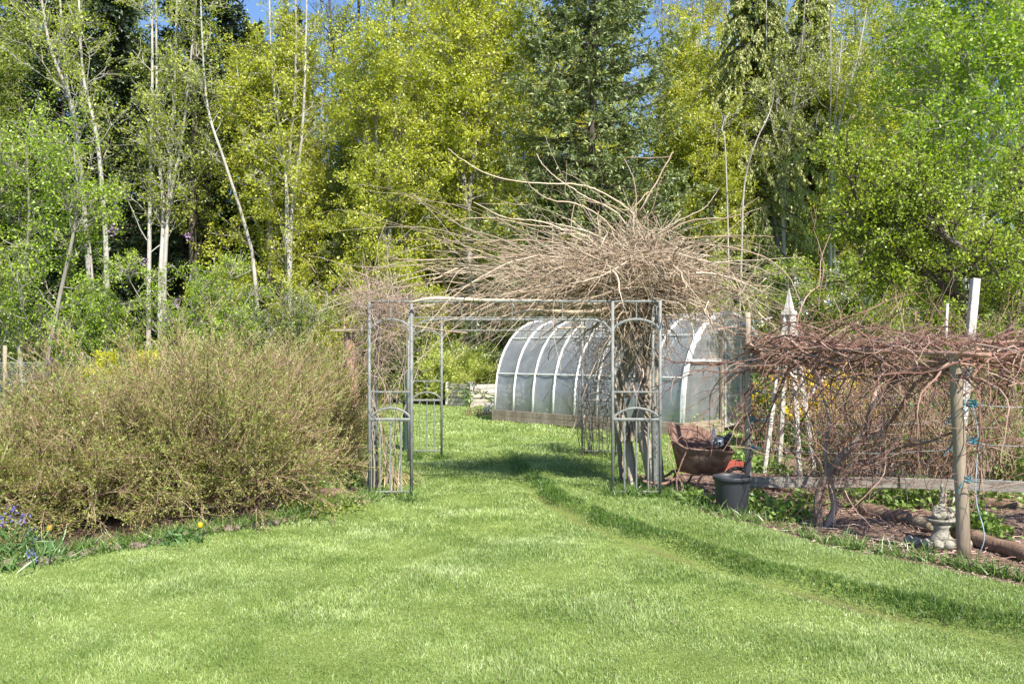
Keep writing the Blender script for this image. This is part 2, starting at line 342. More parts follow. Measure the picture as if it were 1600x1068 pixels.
def grassmat():
    m, nt, out = newmat('grass blade')
    big = math_(nt, 'MULTIPLY_ADD', noise(nt, 1.1, 5, .6), 2.6); mid = math_(nt, 'MULTIPLY_ADD', noise(nt, 6, 3, .6), 2.)
    f = math_(nt, 'ADD', math_(nt, 'MULTIPLY', attr(nt), .36), math_(nt, 'ADD', math_(nt, 'MULTIPLY', big, .38), math_(nt, 'MULTIPLY', mid, .26)), True)
    dry = ramp(nt, [(.09,.15,.03),(.20,.30,.06),(.37,.47,.14),(.57,.66,.31),(.78,.80,.54)], f)
    lf_ = attr(nt, 'lush'); pn = math_(nt, 'MULTIPLY', math_(nt, 'MULTIPLY_ADD', noise(nt, 2.3, 4, .65), 4.5), .5); lf_ = math_(nt, 'MAXIMUM', lf_, pn)
    lush = ramp(nt, [(.035,.085,.012),(.085,.17,.025),(.18,.30,.055)], f)
    mx = nt.nodes.new('ShaderNodeMix'); mx.data_type = 'RGBA'; nt.links.new(lf_, mx.inputs[0]); nt.links.new(dry, mx.inputs[6]); nt.links.new(lush, mx.inputs[7])
    mt = nt.nodes.new('ShaderNodeMix'); mt.data_type = 'RGBA'; nt.links.new(attr(nt, 'thatch'), mt.inputs[0]); nt.links.new(mx.outputs[2], mt.inputs[6]); mt.inputs[7].default_value = (.17, .13, .07, 1); mx = mt
    d = nt.nodes.new('ShaderNodeBsdfDiffuse'); t = nt.nodes.new('ShaderNodeBsdfTranslucent'); nt.links.new(mx.outputs[2], d.inputs[0]); nt.links.new(mx.outputs[2], t.inputs[0])
    s = nt.nodes.new('ShaderNodeMixShader'); s.inputs[0].default_value = .3; nt.links.new(d.outputs[0], s.inputs[1]); nt.links.new(t.outputs[0], s.inputs[2])
    g = nt.nodes.new('ShaderNodeBsdfGlossy'); g.inputs['Roughness'].default_value = .4; s2 = nt.nodes.new('ShaderNodeMixShader'); s2.inputs[0].default_value = .05
    nt.links.new(s.outputs[0], s2.inputs[1]); nt.links.new(g.outputs[0], s2.inputs[2]); nt.links.new(s2.outputs[0], out.inputs[0]); return m
M['grass'] = grassmat()
M['mulch'] = solid('bark mulch', [(.05,.03,.02),(.16,.10,.07),(.30,.20,.145),(.45,.34,.26)], 34, 1, None, 1., 60, rndmix=0., bdist=.03)

# ---------------------------------------------------------------- the ground
def axis(lo, hi, step, far):
    core = np.arange(lo, hi+1e-6, step); a = []; x = hi; s_ = step
    while x < far: s_ *= 1.45; x += s_; a.append(x)
    b = []; x = lo; s_ = step
    while x > -far: s_ *= 1.45; x -= s_; b.append(x)
    return np.concatenate((b[::-1], core, a))
def sheet(name, mat, inside=None, lift=0., xs=None, ys=None):
    xs = axis(-12, 12, .12, 500) if xs is None else xs; ys = axis(1, 20, .12, 500) if ys is None else ys
    X, Y = np.meshgrid(xs, ys); Z = height(X, Y)+lift
    idx = np.arange(X.size).reshape(X.shape)
    Q = np.stack([idx[:-1, :-1], idx[:-1, 1:], idx[1:, 1:], idx[1:, :-1]], -1).reshape(-1, 4)
    if inside is not None:
        cx = (X[:-1, :-1]+X[1:, 1:]).ravel()/2; cy = (Y[:-1, :-1]+Y[1:, 1:]).ravel()/2
        Q = Q[inpoly(cx, cy, inside)]
    g = G(); g.add(np.stack([X, Y, Z], -1), Q, 0)
    return tag(g.build(name, mat, smoothf=True), kind='structure')
def inpoly(x, y, poly):
    x = np.asarray(x); y = np.asarray(y); c = np.zeros(x.shape, bool); n = len(poly)
    for i in range(n):
        x1, y1 = poly[i][:2]; x2, y2 = poly[(i+1) % n][:2]
        if y1 == y2: continue
        c ^= ((y1 > y) != (y2 > y)) & (x < (x2-x1)*(y-y1)/(y2-y1)+x1)
    return c
gr_ = sheet('ground', groundmat(), xs=axis(-12, 12, .06, 500), ys=axis(1, 20, .06, 500))
_v = np.zeros(len(gr_.data.vertices)*3, np.float32); gr_.data.vertices.foreach_get('co', _v); _v = _v.reshape(-1, 3)
_s = lip_sd(_v[:, 0], _v[:, 1]); _s = np.exp(-((_s+.06+.025*np.sin(_v[:, 0]*9+_v[:, 1]*5))/.065)**2)*np.clip((11-_v[:, 1])/5, 0, 1)*(.5+.5*np.sin(_v[:, 0]*3.7+_v[:, 1]*2.3)*np.sin(_v[:, 1]*4.9))
gr_.data.attributes.new('soil', 'FLOAT', 'POINT').data.foreach_set('value', _s.astype(np.float32))
BED_R = [gd(1044, 780)[:2], gd(1100, 807)[:2], gd(1180, 829)[:2], gd(1290, 862)[:2], gd(1400, 890)[:2], gd(1500, 910)[:2], gd(1600, 928)[:2], gd(1850, 972)[:2], (9, 4.5), (12, 6), (12, 16), (6, 16), (4.6, 13), (3.2, 11.6), (2.4, 11.2), (1.75, 10.7)]
BED_L = [gd(-300, 930)[:2], gd(0, 895)[:2], gd(150, 868)[:2], gd(300, 842)[:2], gd(430, 815)[:2], gd(530, 796)[:2], gd(585, 786)[:2], (-1.2, 9.3), (-1.3, 9.8), (-1.65, 9.95), (-2.2, 9.9), (-3, 10.3), (-3.2, 12.5), (-10, 13), (-10, 6)]
sheet('mulch_bed', M['mulch'], BED_R, .004, np.arange(1, 12.1, .05), np.arange(4, 16.1, .05))
sheet('shrub_bed', M['mulch'], BED_L, .004, np.arange(-10.2, -1, .05), np.arange(5, 13.1, .05))

# ---------------------------------------------------------------- grass
def make_grass():
    g = G(); lushA = []; thA = []
    def zone(d0, d1, dens, wd, ht):
        x0, x1 = -.66*d1-.4, .66*d1+.4; n = int((x1-x0)*(d1-d0)*dens)
        x = R.uniform(x0, x1, n); y = R.uniform(d0, d1, n)
        k = (np.abs(x) < .66*y+.5) & ~inpoly(x, y, BED_R) & ~inpoly(x, y, BED_L)
        # turf thins into clumps
        x = x[k]; y = y[k]; n = len(x)
        sd = lip_sd(x, y)
        wob = .05*np.sin(x*5+y*3)+.04*np.sin(y*11)
        lush = np.exp(-np.maximum(0, np.abs(sd-.11-wob*.8)-.065)**2/.006)*np.clip((16-y)/5, 0, 1)
        lush = np.maximum(lush, .35*smooth(.2, .4, sd)*(1-smooth(.9, 2.2, sd)))
        patch = .5+.5*np.sin(x*2.1+1.3*np.sin(y*1.7))*np.sin(y*2.7+x*.6)
        lush = np.clip(np.maximum(lush, .5*smooth(.72, 1, patch)), 0, 1)
        th = (R.random(len(x)) < .5*np.exp(-((sd+.055+.03*np.sin(x*9+y*5))/.05)**2)*(y < 12)*(.6+.4*np.sin(x*4.3+y*2.2))) | (R.random(len(x)) < .03)
        bare = (sd > -.13) & (sd < -.01) & (R.random(n) < .3*(1+np.sin(x*3.7+y*2.3))) & (y < 13)
        h = ht*(.5+.8*R.random(n))*(1+.45*np.exp(-((sd-.11)/.10)**2)*(y < 14)+.3*lush)*(1-.55*np.exp(-((sd+.07)/.08)**2))
        h = h*(.8+.4*np.sin(x*3.3+y*1.1)*np.sin(y*3.9))
        x, y, h, lush, th = x[~bare], y[~bare], h[~bare], lush[~bare], th[~bare].astype(float); n = len(x)
        z = height(x, y)-.003
        ta = R.uniform(0, 2*np.pi, n); dx, dy = np.cos(ta), np.sin(ta)
        ph = R.uniform(0, 2*np.pi, n); ln = R.uniform(.15, .95, n)*h
        lx, ly = np.cos(ph)*ln, np.sin(ph)*ln; ww = wd*(.6+.7*R.random(n))/2
        b0 = np.stack([x-dx*ww, y-dy*ww, z], -1); b1 = np.stack([x+dx*ww, y+dy*ww, z], -1)
        m0 = np.stack([x+lx*.3-dx*ww*.8, y+ly*.3-dy*ww*.8, z+h*.6], -1); m1 = np.stack([x+lx*.3+dx*ww*.8, y+ly*.3+dy*ww*.8, z+h*.6], -1)
        t = np.stack([x+lx, y+ly, z+h*.95], -1)
        rr = R.random(n); b = np.arange(n)*5
        V = np.stack([b0, b1, m1, m0, t], 1).reshape(-1, 3)
        off = g.n
        g.add(V, np.stack([b, b+1, b+2, b+3], -1), rr); lushA.append(lush); thA.append(th)
        g.L.append((np.stack([b+3, b+2, b+4], -1)+off).ravel()); g.N.append(np.full(n, 3)); g.A.append(rr); lushA.append(lush); thA.append(th)
    zone(3.0, 5.0, 12500, .0036, .030); zone(5.0, 7.5, 8500, .0046, .033); zone(7.5, 11, 4000, .007, .038)
    zone(11, 16, 1500, .012, .045); zone(16, 30, 380, .024, .05)
    o = g.build('grass', M['grass']); a = o.data.attributes.new('lush', 'FLOAT', 'FACE'); a.data.foreach_set('value', np.concatenate(lushA).astype(np.float32))
    a = o.data.attributes.new('thatch', 'FLOAT', 'FACE'); a.data.foreach_set('value', np.concatenate(thA).astype(np.float32))
    tag(o, 'short sunlit lawn grass around the metal arbor', 'grass', kind='stuff')
make_grass()

# longer tufts where the mower does not reach, along both bed edges and round the arbor feet
def tufts():
    g = G(); P = []
    def edge(pts, n, spread):
        pts = np.array(pts); seg = R.integers(0, len(pts)-1, n); t = R.random(n)[:, None]
        q = pts[seg]*(1-t)+pts[seg+1]*t+R.normal(size=(n, 2))*spread; P.append(q)
    edge([gd(a, b)[:2] for a, b in [(0, 893), (150, 866), (300, 840), (430, 813), (530, 794), (585, 785)]], 420, .05)
    edge([gd(a, b)[:2] for a, b in [(1044, 780), (1100, 804), (1180, 823), (1290, 854), (1400, 879), (1500, 898), (1600, 914), (1700, 930)]], 170, .04)
    for x, y in [(-1.56, 9.1), (-1.1, 9.1), (1.1, 9.1), (1.62, 9.1), (-1.08, 13), (-1.5, 13), (1.3, 9.1), (1.45, 9.15)]:
        P.append(np.array([x, y])+R.normal(size=(22, 2))*.07)
    P.append(np.stack([R.uniform(-3, -1.6, 160), R.uniform(9.9, 10.6, 160)], -1))
    q = np.concatenate(P); q = np.repeat(q, 9, 0)+R.normal(size=(len(q)*9, 2))*.025
    z = height(q[:, 0], q[:, 1]); n = len(q)
    d = norm(np.stack([R.normal(size=n)*.35, R.normal(size=n)*.35, np.ones(n)], -1))
    S = grow(np.column_stack([q, z]), d, R.uniform(.06, .2, n), 3, .12, -.9)
    W = norm(np.cross(S[:, 1]-S[:, 0], R.normal(size=(n, 3))))
    w_ = np.array([.004, .0045, .003, .0004])[None, :, None]
    V = np.stack([S-W[:, None]*w_, S+W[:, None]*w_], 2).reshape(n, 8, 3)
    b = np.arange(n)[:, None]*8
    Q = np.concatenate([b+np.array([2*k, 2*k+1, 2*k+3, 2*k+2]) for k in range(3)], 0)
    g.add(V.reshape(-1, 3), Q, np.tile(R.random(n), 3)); o = g.build('long_grass', M['grass'])
    a = o.data.attributes.new('lush', 'FLOAT', 'FACE'); a.data.foreach_set('value', np.full(len(Q), .75, np.float32))
    tag(o, 'longer unmown grass fringing the beds', 'grass', kind='stuff')
tufts()

# wood chips lying on the mulch
def chips():
    g = G(); n = 9000
    x = R.uniform(1.6, 7, n); y = R.uniform(4.6, 11.5, n); k = inpoly(x, y, BED_R); x, y = x[k], y[k]; n = len(x)
    z = height(x, y)+.012; d = norm(np.stack([R.normal(size=n), R.normal(size=n), R.normal(size=n)*.15], -1)); l = R.uniform(.015, .06, n)
    P = np.stack([x, y, z], -1); S = np.stack([P-d*l[:, None]/2, P+d*l[:, None]/2], 1)
    g.tubes(S, R.uniform(.002, .007, n)[:, None]*np.ones((1, 2)), 4)
    P0 = np.stack([R.uniform(2, 6, 260), R.uniform(5.3, 9.5, 260), np.full(260, .03)], -1); k = inpoly(P0[:, 0], P0[:, 1], BED_R); P0 = P0[k]
    W = grow(P0, np.column_stack([R.normal(size=(len(P0), 2)), np.zeros(len(P0))]), R.uniform(.2, .7, len(P0)), 7, .2); W[:, :, 2] = .02+.02*R.random(W.shape[:2])
    g.tubes(W, .004, 4)
    tag(g.build('wood_chips', M['chip']), 'brown wood chips and dropped twigs strewn over the garden bed', 'wood chips', kind='stuff')
chips()

# ---------------------------------------------------------------- metal arbor: four corner trellises joined by truss beams
def arbor():
    r = .019; root = empty('garden_arbor', (0, 11, 0), 'square grey metal arbor with four corner trellises spanning the grass path', 'arbor')
    O = np.array([0, 11, 0])
    st = M['steel']; r = .0185
    X0, X1, X2, X3 = -1.56, -1.10, 1.10, 1.62; Y0, Y1, Y2, Y3 = 9.1, 9.56, 12.55, 13.0; H = 2.19
    def panel(p, q, name='trellis_panel'):
        p = np.array(p, float); q = np.array(q, float); g = G()
        def pt(t, z): v = p+(q-p)*t; return [v[0], v[1], z]
        for z, rr in ((.11, .011), (.90, .018), (1.20, .011)): g.tube([pt(0, z), pt(1, z)], rr, 6)
        for zb, rise, rr in ((.905, .12, .014), (1.88, .115, .015)):
            g.tube([pt(t, zb+rise*(1-(2*t-1)**2)**.75) for t in np.linspace(0, 1, 13)], rr, 6)
        for t in (.25, .5, .75): g.tube([pt(t, .11), pt(t, .90)], .0095, 6)
        g.tube([pt(.5, 1.025), pt(.5, 1.20)], .007, 6); g.tube([pt(.5, 1.995), pt(.5, H)], .007, 6)
        g.tube([pt(-.03, H), pt(1.03, H)], .013, 6)
        return g.build(name, st, root, origin=O)
    def truss(p, q):
        p = np.array(p, float); q = np.array(q, float); L = np.linalg.norm(q-p); g = G()
        def pt(d, z): v = p+(q-p)*(d/L); return [v[0], v[1], z]
        g.tube([pt(0, H), pt(L, H)], .014, 6); g.tube([pt(.2, 1.99), pt(L-.2, 1.99)], .012, 6)
        g.tube([pt(0, 1.80), pt(.03, 1.89), pt(.1, 1.96), pt(.2, 1.99)], .011, 6); g.tube([pt(L, 1.80), pt(L-.03, 1.89), pt(L-.1, 1.96), pt(L-.2, 1.99)], .011, 6)
        n = max(3, int(L/.45))
        for k in range(1, n): g.tube([pt(L*k/n, 1.99), pt(L*k/n, H)], .007, 6)
        g.build('truss_beam', st, root, origin=O)
    for x, y in [(X0, Y0), (X1, Y0), (X2, Y0), (X3, Y0), (X0, Y1), (X3, Y1), (X0, Y3), (X1, Y3), (X2, Y3), (X3, Y3), (X0, Y2), (X3, Y2)]:
        G().tube([[x, y, hz(x, y)-.02], [x, y, H+.01]], r, 8).build('post', st, root, smoothf=True, origin=O)
    for y in (Y0, Y3): panel((X0, y), (X1, y)); panel((X2, y), (X3, y))
    for x in (X0, X3): panel((x, Y0), (x, Y1)); panel((x, Y2), (x, Y3))
    truss((X1, Y0), (X2, Y0)); truss((X1, Y3), (X2, Y3)); truss((X0, Y1), (X0, Y2)); truss((X3, Y1), (X3, Y2))
arbor()

# ---------------------------------------------------------------- plastic tunnel greenhouse
def greenhouse():
    A = np.array([-.42, 20.5, 0.]); ax = norm(np.array([.685, -.728, 0])); pp = np.array([.728, .685, 0]); up = np.array([0, 0, 1.])
    L, Wd, H, zb = 5.55, 3.3, 2.5, .26
    root = empty('greenhouse', A+ax*L/2+pp*Wd/2, 'plastic covered tunnel greenhouse with white hoops on a timber base', 'greenhouse'); O = np.array(root.location)
    def P(u, v, z): return A+ax*u+pp*v+up*z
    def hoop(u, n=21, grow_=0.):
        out = []
        for k in range(n):
            t = math.pi*k/(n-1); c, s_ = math.cos(t), math.sin(t)
            v = Wd/2*(1-np.sign(c)*abs(c)**1.05); z = zb+(H-zb)*abs(s_)**.78
            m = np.array([v-Wd/2, z-zb]); m = m*(1+grow_/max(1e-3, np.linalg.norm(m)))
            out.append(P(u, Wd/2+m[0], zb+m[1]))
        return np.array(out)
    us = [0, .66, 1.32, 1.98, 2.64, 3.3, 3.96, 4.75, 5.55]
    for i, u in enumerate(us):
        G().tube(hoop(u), .027 if u < 5 else .042, 8).build('hoop', M['white'], root, smoothf=True, origin=O)
    # strap of whitened, torn plastic over the near hoops
    g = G(); nn = 61
    for u, wd in ((5.5, .10), (4.75, .03)):
        h = hoop(u, nn, .035); h2 = hoop(u+wd, nn, .036)
        e = (.03*R.normal(size=nn))[:, None]*ax*(wd/.1); V = np.concatenate([h, h2+e]); k = np.arange(nn-1)
        g.add(V, np.stack([k, k+1, nn+k+1, nn+k], -1), .9)
    g.build('batten_strip', M['white'], root, origin=O)
    # cover: slightly sagging between hoops
    g = G(); uu = np.linspace(0, L, 57); rows = []
    for u in uu:
        d = min(abs(u-q) for q in us); h = hoop(u, 41, -.012-.03*min(1, d/.33)); h[1:-1] += R.normal(size=(39, 3))*.003; rows.append(h)
    V = np.array(rows); idx = np.arange(V.shape[0]*V.shape[1]).reshape(V.shape[:2])
    g.add(V.reshape(-1, 3), np.stack([idx[:-1, :-1], idx[1:, :-1], idx[1:, 1:], idx[:-1, 1:]], -1).reshape(-1, 4))
    g.build('plastic_cover', M['plastic'], root, smoothf=True, origin=O)
    for u, side_ in ((0.01, 0), (L-.01, 1)):
        g = G(); h = hoop(u, 41); base = h.copy(); base[:, 2] = zb
        k = np.arange(40); n = 41
        cen = (h[0]+h[-1])/2
        if side_ == 0:
            g.add(np.concatenate([h, base]), np.stack([k, k+1, n+k+1, n+k], -1))
        else:
            keep = [(i) for i in k if not (.40 < (h[i]-A)@pp/Wd < .62 and True)]
            g.add(np.concatenate([h, base]), np.array([[i, i+1, n+i+1, n+i] for i in keep]))
            # panel above the door
            kk = [i for i in k if i not in keep]; hb = base.copy(); hb[:, 2] = 1.95
            g.add(np.concatenate([h, hb]), np.array([[i, i+1, n+i+1, n+i] for i in kk]))
        g.build('end_panel', M['plastic'], root, origin=O)
    g = G()
    for v, z in ((.06, 1.16), (Wd-.06, 1.16), (Wd/2, 2.46), (.55, 2.05), (Wd-.55, 2.05)):
        j = 1
        hh = hoop(0, 81); q = hh[np.argmin(np.abs((hh-A)@pp-v)+np.abs(hh[:, 2]-z)*2)]-A; g.tube([A+q, A+q+ax*L], .016, 6)
    g.build('purlin', M['white'], root, origin=O)
    # timber base boards
    for (p, q, nm) in ((P(-.05, -.03, 0), P(3.0, -.03, 0), 1), (P(3.04, -.03, 0), P(L+.05, -.03, 0), 1), (P(-.05, Wd+.03, 0), P(L, Wd+.03, 0), 1), (P(-.03, 0, 0), P(-.03, Wd, 0), 1), (P(L+.03, 0, 0), P(L+.03, Wd*.4, 0), 1), (P(L+.03, Wd*.64, 0), P(L+.03, Wd, 0), 1)):
        g = G()
        for z in (.07, .205): g.beam(p+up*z, q+up*z, .045, .125)
        g.build('base_board', M['wood'], root, origin=O)
    g = G(); g.beam(P(2.98, -.07, 0), P(2.98, -.07, .29), .12, .03, up=ax); g.build('stake', M['paleboard'], root, origin=O)
    # end wall framing and door
    for v in (.40*Wd, .64*Wd):
        g = G(); g.beam(P(L+.05, v, 0), P(L+.05, v, 2.36), .07, .05, up=ax); g.build('door_post', M['wood'], root, origin=O)
    g = G(); g.beam(P(L+.05, .37*Wd, 1.96), P(L+.05, .68*Wd, 1.96), .05, .06); g.build('door_header', M['paleboard'], root, origin=O)
    g = G()
    for v in (.43*Wd, .61*Wd): g.beam(P(L+.06, v, .1), P(L+.06, v, 1.92), .05, .03, up=ax)
    for z in (.14, .75, 1.3, 1.88): g.beam(P(L+.06, .43*Wd+.03, z), P(L+.06, .61*Wd-.03, z), .03, .045)
    door = g.build('door', M['paleboard'], root, origin=O)
    g = G(); g.add([P(L+.065, .44*Wd, .12), P(L+.065, .60*Wd, .12), P(L+.065, .60*Wd, 1.9), P(L+.065, .44*Wd, 1.9)], [[0, 1, 2, 3]]); g.build('door_sheet', M['plastic'], door, origin=O)
    g = G(); g.tube([P(L+.09, .45*Wd, 1.0), P(L+.12, .45*Wd, 1.05), P(L+.09, .45*Wd, 1.12)], .008, 6); g.build('handle', M['darkmetal'], door, origin=O)
    g = G(); g.beam(P(L+.05, .985*Wd, 0), P(L+.05, .985*Wd, 1.3), .05, .05, up=ax); g.beam(P(L+.05, .03*Wd, 1.5), P(L+.05, .39*Wd, 1.5), .03, .045); g.beam(P(L+.05, .65*Wd+.03, 1.2), P(L+.05, .97*Wd, 1.2), .03, .045); g.build('wall_stud', M['white'], root, origin=O)
    g = G(); g.beam(P(L+.1, .30*Wd, 2.12), P(L+.42, .80*Wd, 2.42), .09, .025); g.build('gable_board', M['paleboard'], root, origin=O)
    g = G(); g.tube([P(L-.05, .1*Wd, 1.35), P(L-.6, .05*Wd, .95), P(L-.9, .04*Wd, .7)], .012, 6); g.tube([P(4.75, .08, 1.2), P(5.3, .10, 1.95)], .012, 6); g.build('brace', M['white'], root, origin=O)
    # staging and plants inside, seen through the plastic
    for k, (u, l) in enumerate(((.5, 1.9), (2.9, 2.0))):
        b = empty('potting_bench', P(u+l/2, Wd*.75, 0), ('weathered potting bench at the far end inside the greenhouse', 'weathered potting bench near the door inside the greenhouse')[k], 'bench', 'benches in the greenhouse'); bo = np.array(b.location)
        g = G()
        for j in range(5): g.beam(P(u, Wd*.62+j*.12, .8), P(u+l, Wd*.62+j*.12, .8), .11, .03)
        g.build('bench_top', M['wood'], b, origin=bo)
        for du in (.1, l-.1):
            for v in (.62, .76): G().beam(P(u+du, Wd*v, 0), P(u+du, Wd*v, .78), .06, .06, up=ax).build('leg', M['wood'], b, origin=bo)
    for k, (u, v, z, s_, lab) in enumerate(((.7, .25, .05, .35, 'leafy seedlings growing at the left end inside the greenhouse'), (1.9, .2, .05, .3, 'low green crop in the middle inside the greenhouse'), (3.6, .25, .05, .36, 'green crop behind the vine trunks inside the greenhouse'), (4.9, .2, .05, .42, 'green crop just inside the near hoop of the greenhouse'))):
        g = G(); c = P(u, Wd*v, z); n = 1400
        q = R.normal(size=(n, 3))*np.array([s_*.8, s_*.7, .1])+np.array([0, 0, .22]); q[:, 2] = np.abs(q[:, 2]); g.leaves(c+q, .07, .5)
        stp = c+np.column_stack([R.normal(size=(40, 2))*s_*.6, np.zeros(40)]); g.tubes(grow(stp, np.array([[0, 0, 1.]]*40), .35, 3, .2), .004, 4)
        tag(g.build('seedling_bed', M['weed'], origin=c), lab, 'plant', 'crops in the greenhouse')
greenhouse()

# ---------------------------------------------------------------- pyramid obelisk
def obelisk():
    c = gd(1233, 743); D = c[1]; c[0] = at(1233, 743, D)[0]; H = 2.5
    root = empty('garden_obelisk', c, 'tall white painted wooden obelisk with pointed cap standing behind the grapevine', 'obelisk')
    h = .29; top = .05; rz = rad(-86)
    def corner(k, z):
        r_ = (h+(top-h)*z/2.1)*1.2; a = rz+k*math.pi/2; return np.array([r_*math.cos(a), r_*math.sin(a), z])
    for k in range(4):
        a = rz+k*math.pi/2; G().beam(corner(k, 0), corner(k, 2.18), .055, .05, up=(math.cos(a), math.sin(a), 0)).build('leg', M['cream'], root)
    for z in (1.96,):
        g = G()
        for k in range(4): g.beam(corner(k, z)*np.array([1.05, 1.05, 1]), corner(k+1, z)*np.array([1.05, 1.05, 1]), .025, .05)
        g.build('rail', M['cream'], root)
    g = G(); b0 = .095; zc = 2.14
    ring = [np.array([b0*math.cos(rz+k*math.pi/2)*1.2, b0*math.sin(rz+k*math.pi/2)*1.2, zc]) for k in range(4)]
    g.add(ring+[r_*np.array([.92, .92, 1])+np.array([0, 0, .05]) for r_ in ring], [[0,1,5,4],[1,2,6,5],[2,3,7,6],[3,0,4,7],[3,2,1,0],[4,5,6,7]])
    q = [r_*np.array([.66, .66, 1])+np.array([0, 0, .052]) for r_ in ring]; g.add(q+[np.array([0, 0, H])], [[0,1,4],[1,2,4],[2,3,4],[3,0,4]])
    g.build('cap', M['cream'], root)
    g = G(); g.beam((.08, -.22, .93), (.42, -.1, 1.32), .07, .02); g.beam((.13, -.28, 1.05), (-.12, -.30, 1.42), .06, .02); g.build('broken_slat', M['cream'], root)
obelisk()

# ---------------------------------------------------------------- grape trellis: posts, rail, top pole, wires with teal ties
PL = np.array([2.53, 8.9, 0]); PN = np.array([3.59, 6.6, 0]); PR = np.array([4.65, 8.75, 0])
def trellis():
    root = empty('vine_trellis', (3.6, 8, 0), 'weathered post and wire trellis carrying the grapevine beside the lawn', 'trellis'); O = np.array(root.location)
    def wob(p, q, r0, r1, n=14):
        t = np.linspace(0, 1, n)[:, None]; P = p*(1-t)+q*t; P[1:-1] += R.normal(size=(n-2, 3))*.0022; return P, r0+(r1-r0)*t[:, 0]
    P, r = wob(PL, PL+np.array([-.01, 0, 2.06]), .037, .03); G().tube(P, r, 10).build('post', M['wood'], root, smoothf=True, origin=O)
    o = G(); P, r = wob(PN+np.array([.0, 0, -.02]), PN+np.array([-.07, .02, 1.62]), .052, .045); o.tube(P, r, 12); o.build('post', M['wood'], root, smoothf=True, origin=O)
    o = G(); o.beam(PR, PR+np.array([.31, .15, 2.42]), .08, .065, up=(0, 1, .2)); tag(o.build('post', M['paleboard'], root, origin=O), 'leaning post with a bleached white top')
    o = G(); o.beam((2.42, 8.68, .28), (PN[0]+.4, 8.62, .285), .05, .105, a=.5); o.build('bottom_rail', M['rail'], root, origin=O)
    o = G(); o.beam((PN[0]+.42, 8.61, .283), (6.6, 8.1, .26), .05, .105, a=.5); o.build('bottom_rail', M['rail'], root, origin=O)
    # top poles
    def pole(p, q, r): 
        P, rr = wob(np.array(p, float), np.array(q, float), r, r*.8, 18); G().tube(P, rr, 8).build('top_pole', M['redbark'], root, smoothf=True, origin=O)
    pole((2.50, 8.95, 1.70), (3.62, 6.3, 1.60), .024); pole((2.5, 8.97, 1.66), (5.0, 8.8, 1.73), .024); pole((4.8, 8.7, 1.73), (7.2, 8.5, 1.72), .024)
    pole((3.45, 6.65, 1.60), (6.0, 6.9, 1.66), .018)
    for z in (.62, .92, 1.22):
        g = G()
        for p, q in ((PL, PN), (PL+np.array([0, .05, 0]), PR), (PN, np.array([6.2, 6.9, 0]))):
            t = np.linspace(0, 1, 12)[:, None]; S = p*(1-t)+q*t; S[:, 2] = z+.06*(4*t[:, 0]*(1-t[:, 0]))*-1+R.normal(size=12)*.006; g.tube(S, .0035, 5, cap=False)
        g.build('wire', M['wire'], root, origin=O)
    for k in range(18):
        p, q = [(PL, PN), (PL, PR), (PN, np.array([6.2, 6.9, 0]))][k % 3]; t = [.02, .98, R.random(), R.random(), .02][k % 5]
        z = (.62, .92, 1.22, 1.55)[k % 4]; c = p*(1-t)+q*t+np.array([0, -.02, z]); g = G(); n = 14
        a = np.linspace(0, 2*math.pi*R.uniform(1.5, 3), n); S = np.stack([.035*np.cos(a), .035*np.sin(a), np.linspace(-.03, .03, n)], -1)+c; g.tube(S, .005, 5, cap=False)
        tl = grow(c[None]+0, np.array([[R.normal()*.6, -.4, R.normal()*.3]]), .14, 5, .3, -.8); g.tubes(tl, .004, 4); tl = grow(c[None]+0, norm(q-p)[None], R.uniform(.06, .2), 8, .12, -.2); g.tubes(tl, .004, 4)
        g.build('tie', M['twine'], root, origin=O)
    tag(G().tube([(PN[0]+.08, 6.55, .02), (PN[0]+.1, 6.5, .2), (PN[0]+.06, 6.55, .5), (PN[0]+.09, 6.57, .95), (PN[0]+.04, 6.55, 1.2)], .0045, 6, res=5).build('twine', M['paletwine'], root, smoothf=True, origin=O))
    G().tube([at(1478, 528, 8.7), at(1480, 474, 8.7)], .014, 6).build('stake', M['white'], root, origin=O)
    # vine wound round the left post
    n = 70; a = np.linspace(0, 2*math.pi*7, n); S = np.stack([PL[0]+.042*np.cos(a), PL[1]+.042*np.sin(a), np.linspace(.05, 1.8, n)], -1)
    G().tube(S, .009, 6).build('winding_stem', M['redcane'], root, smoothf=True, origin=O)
trellis()

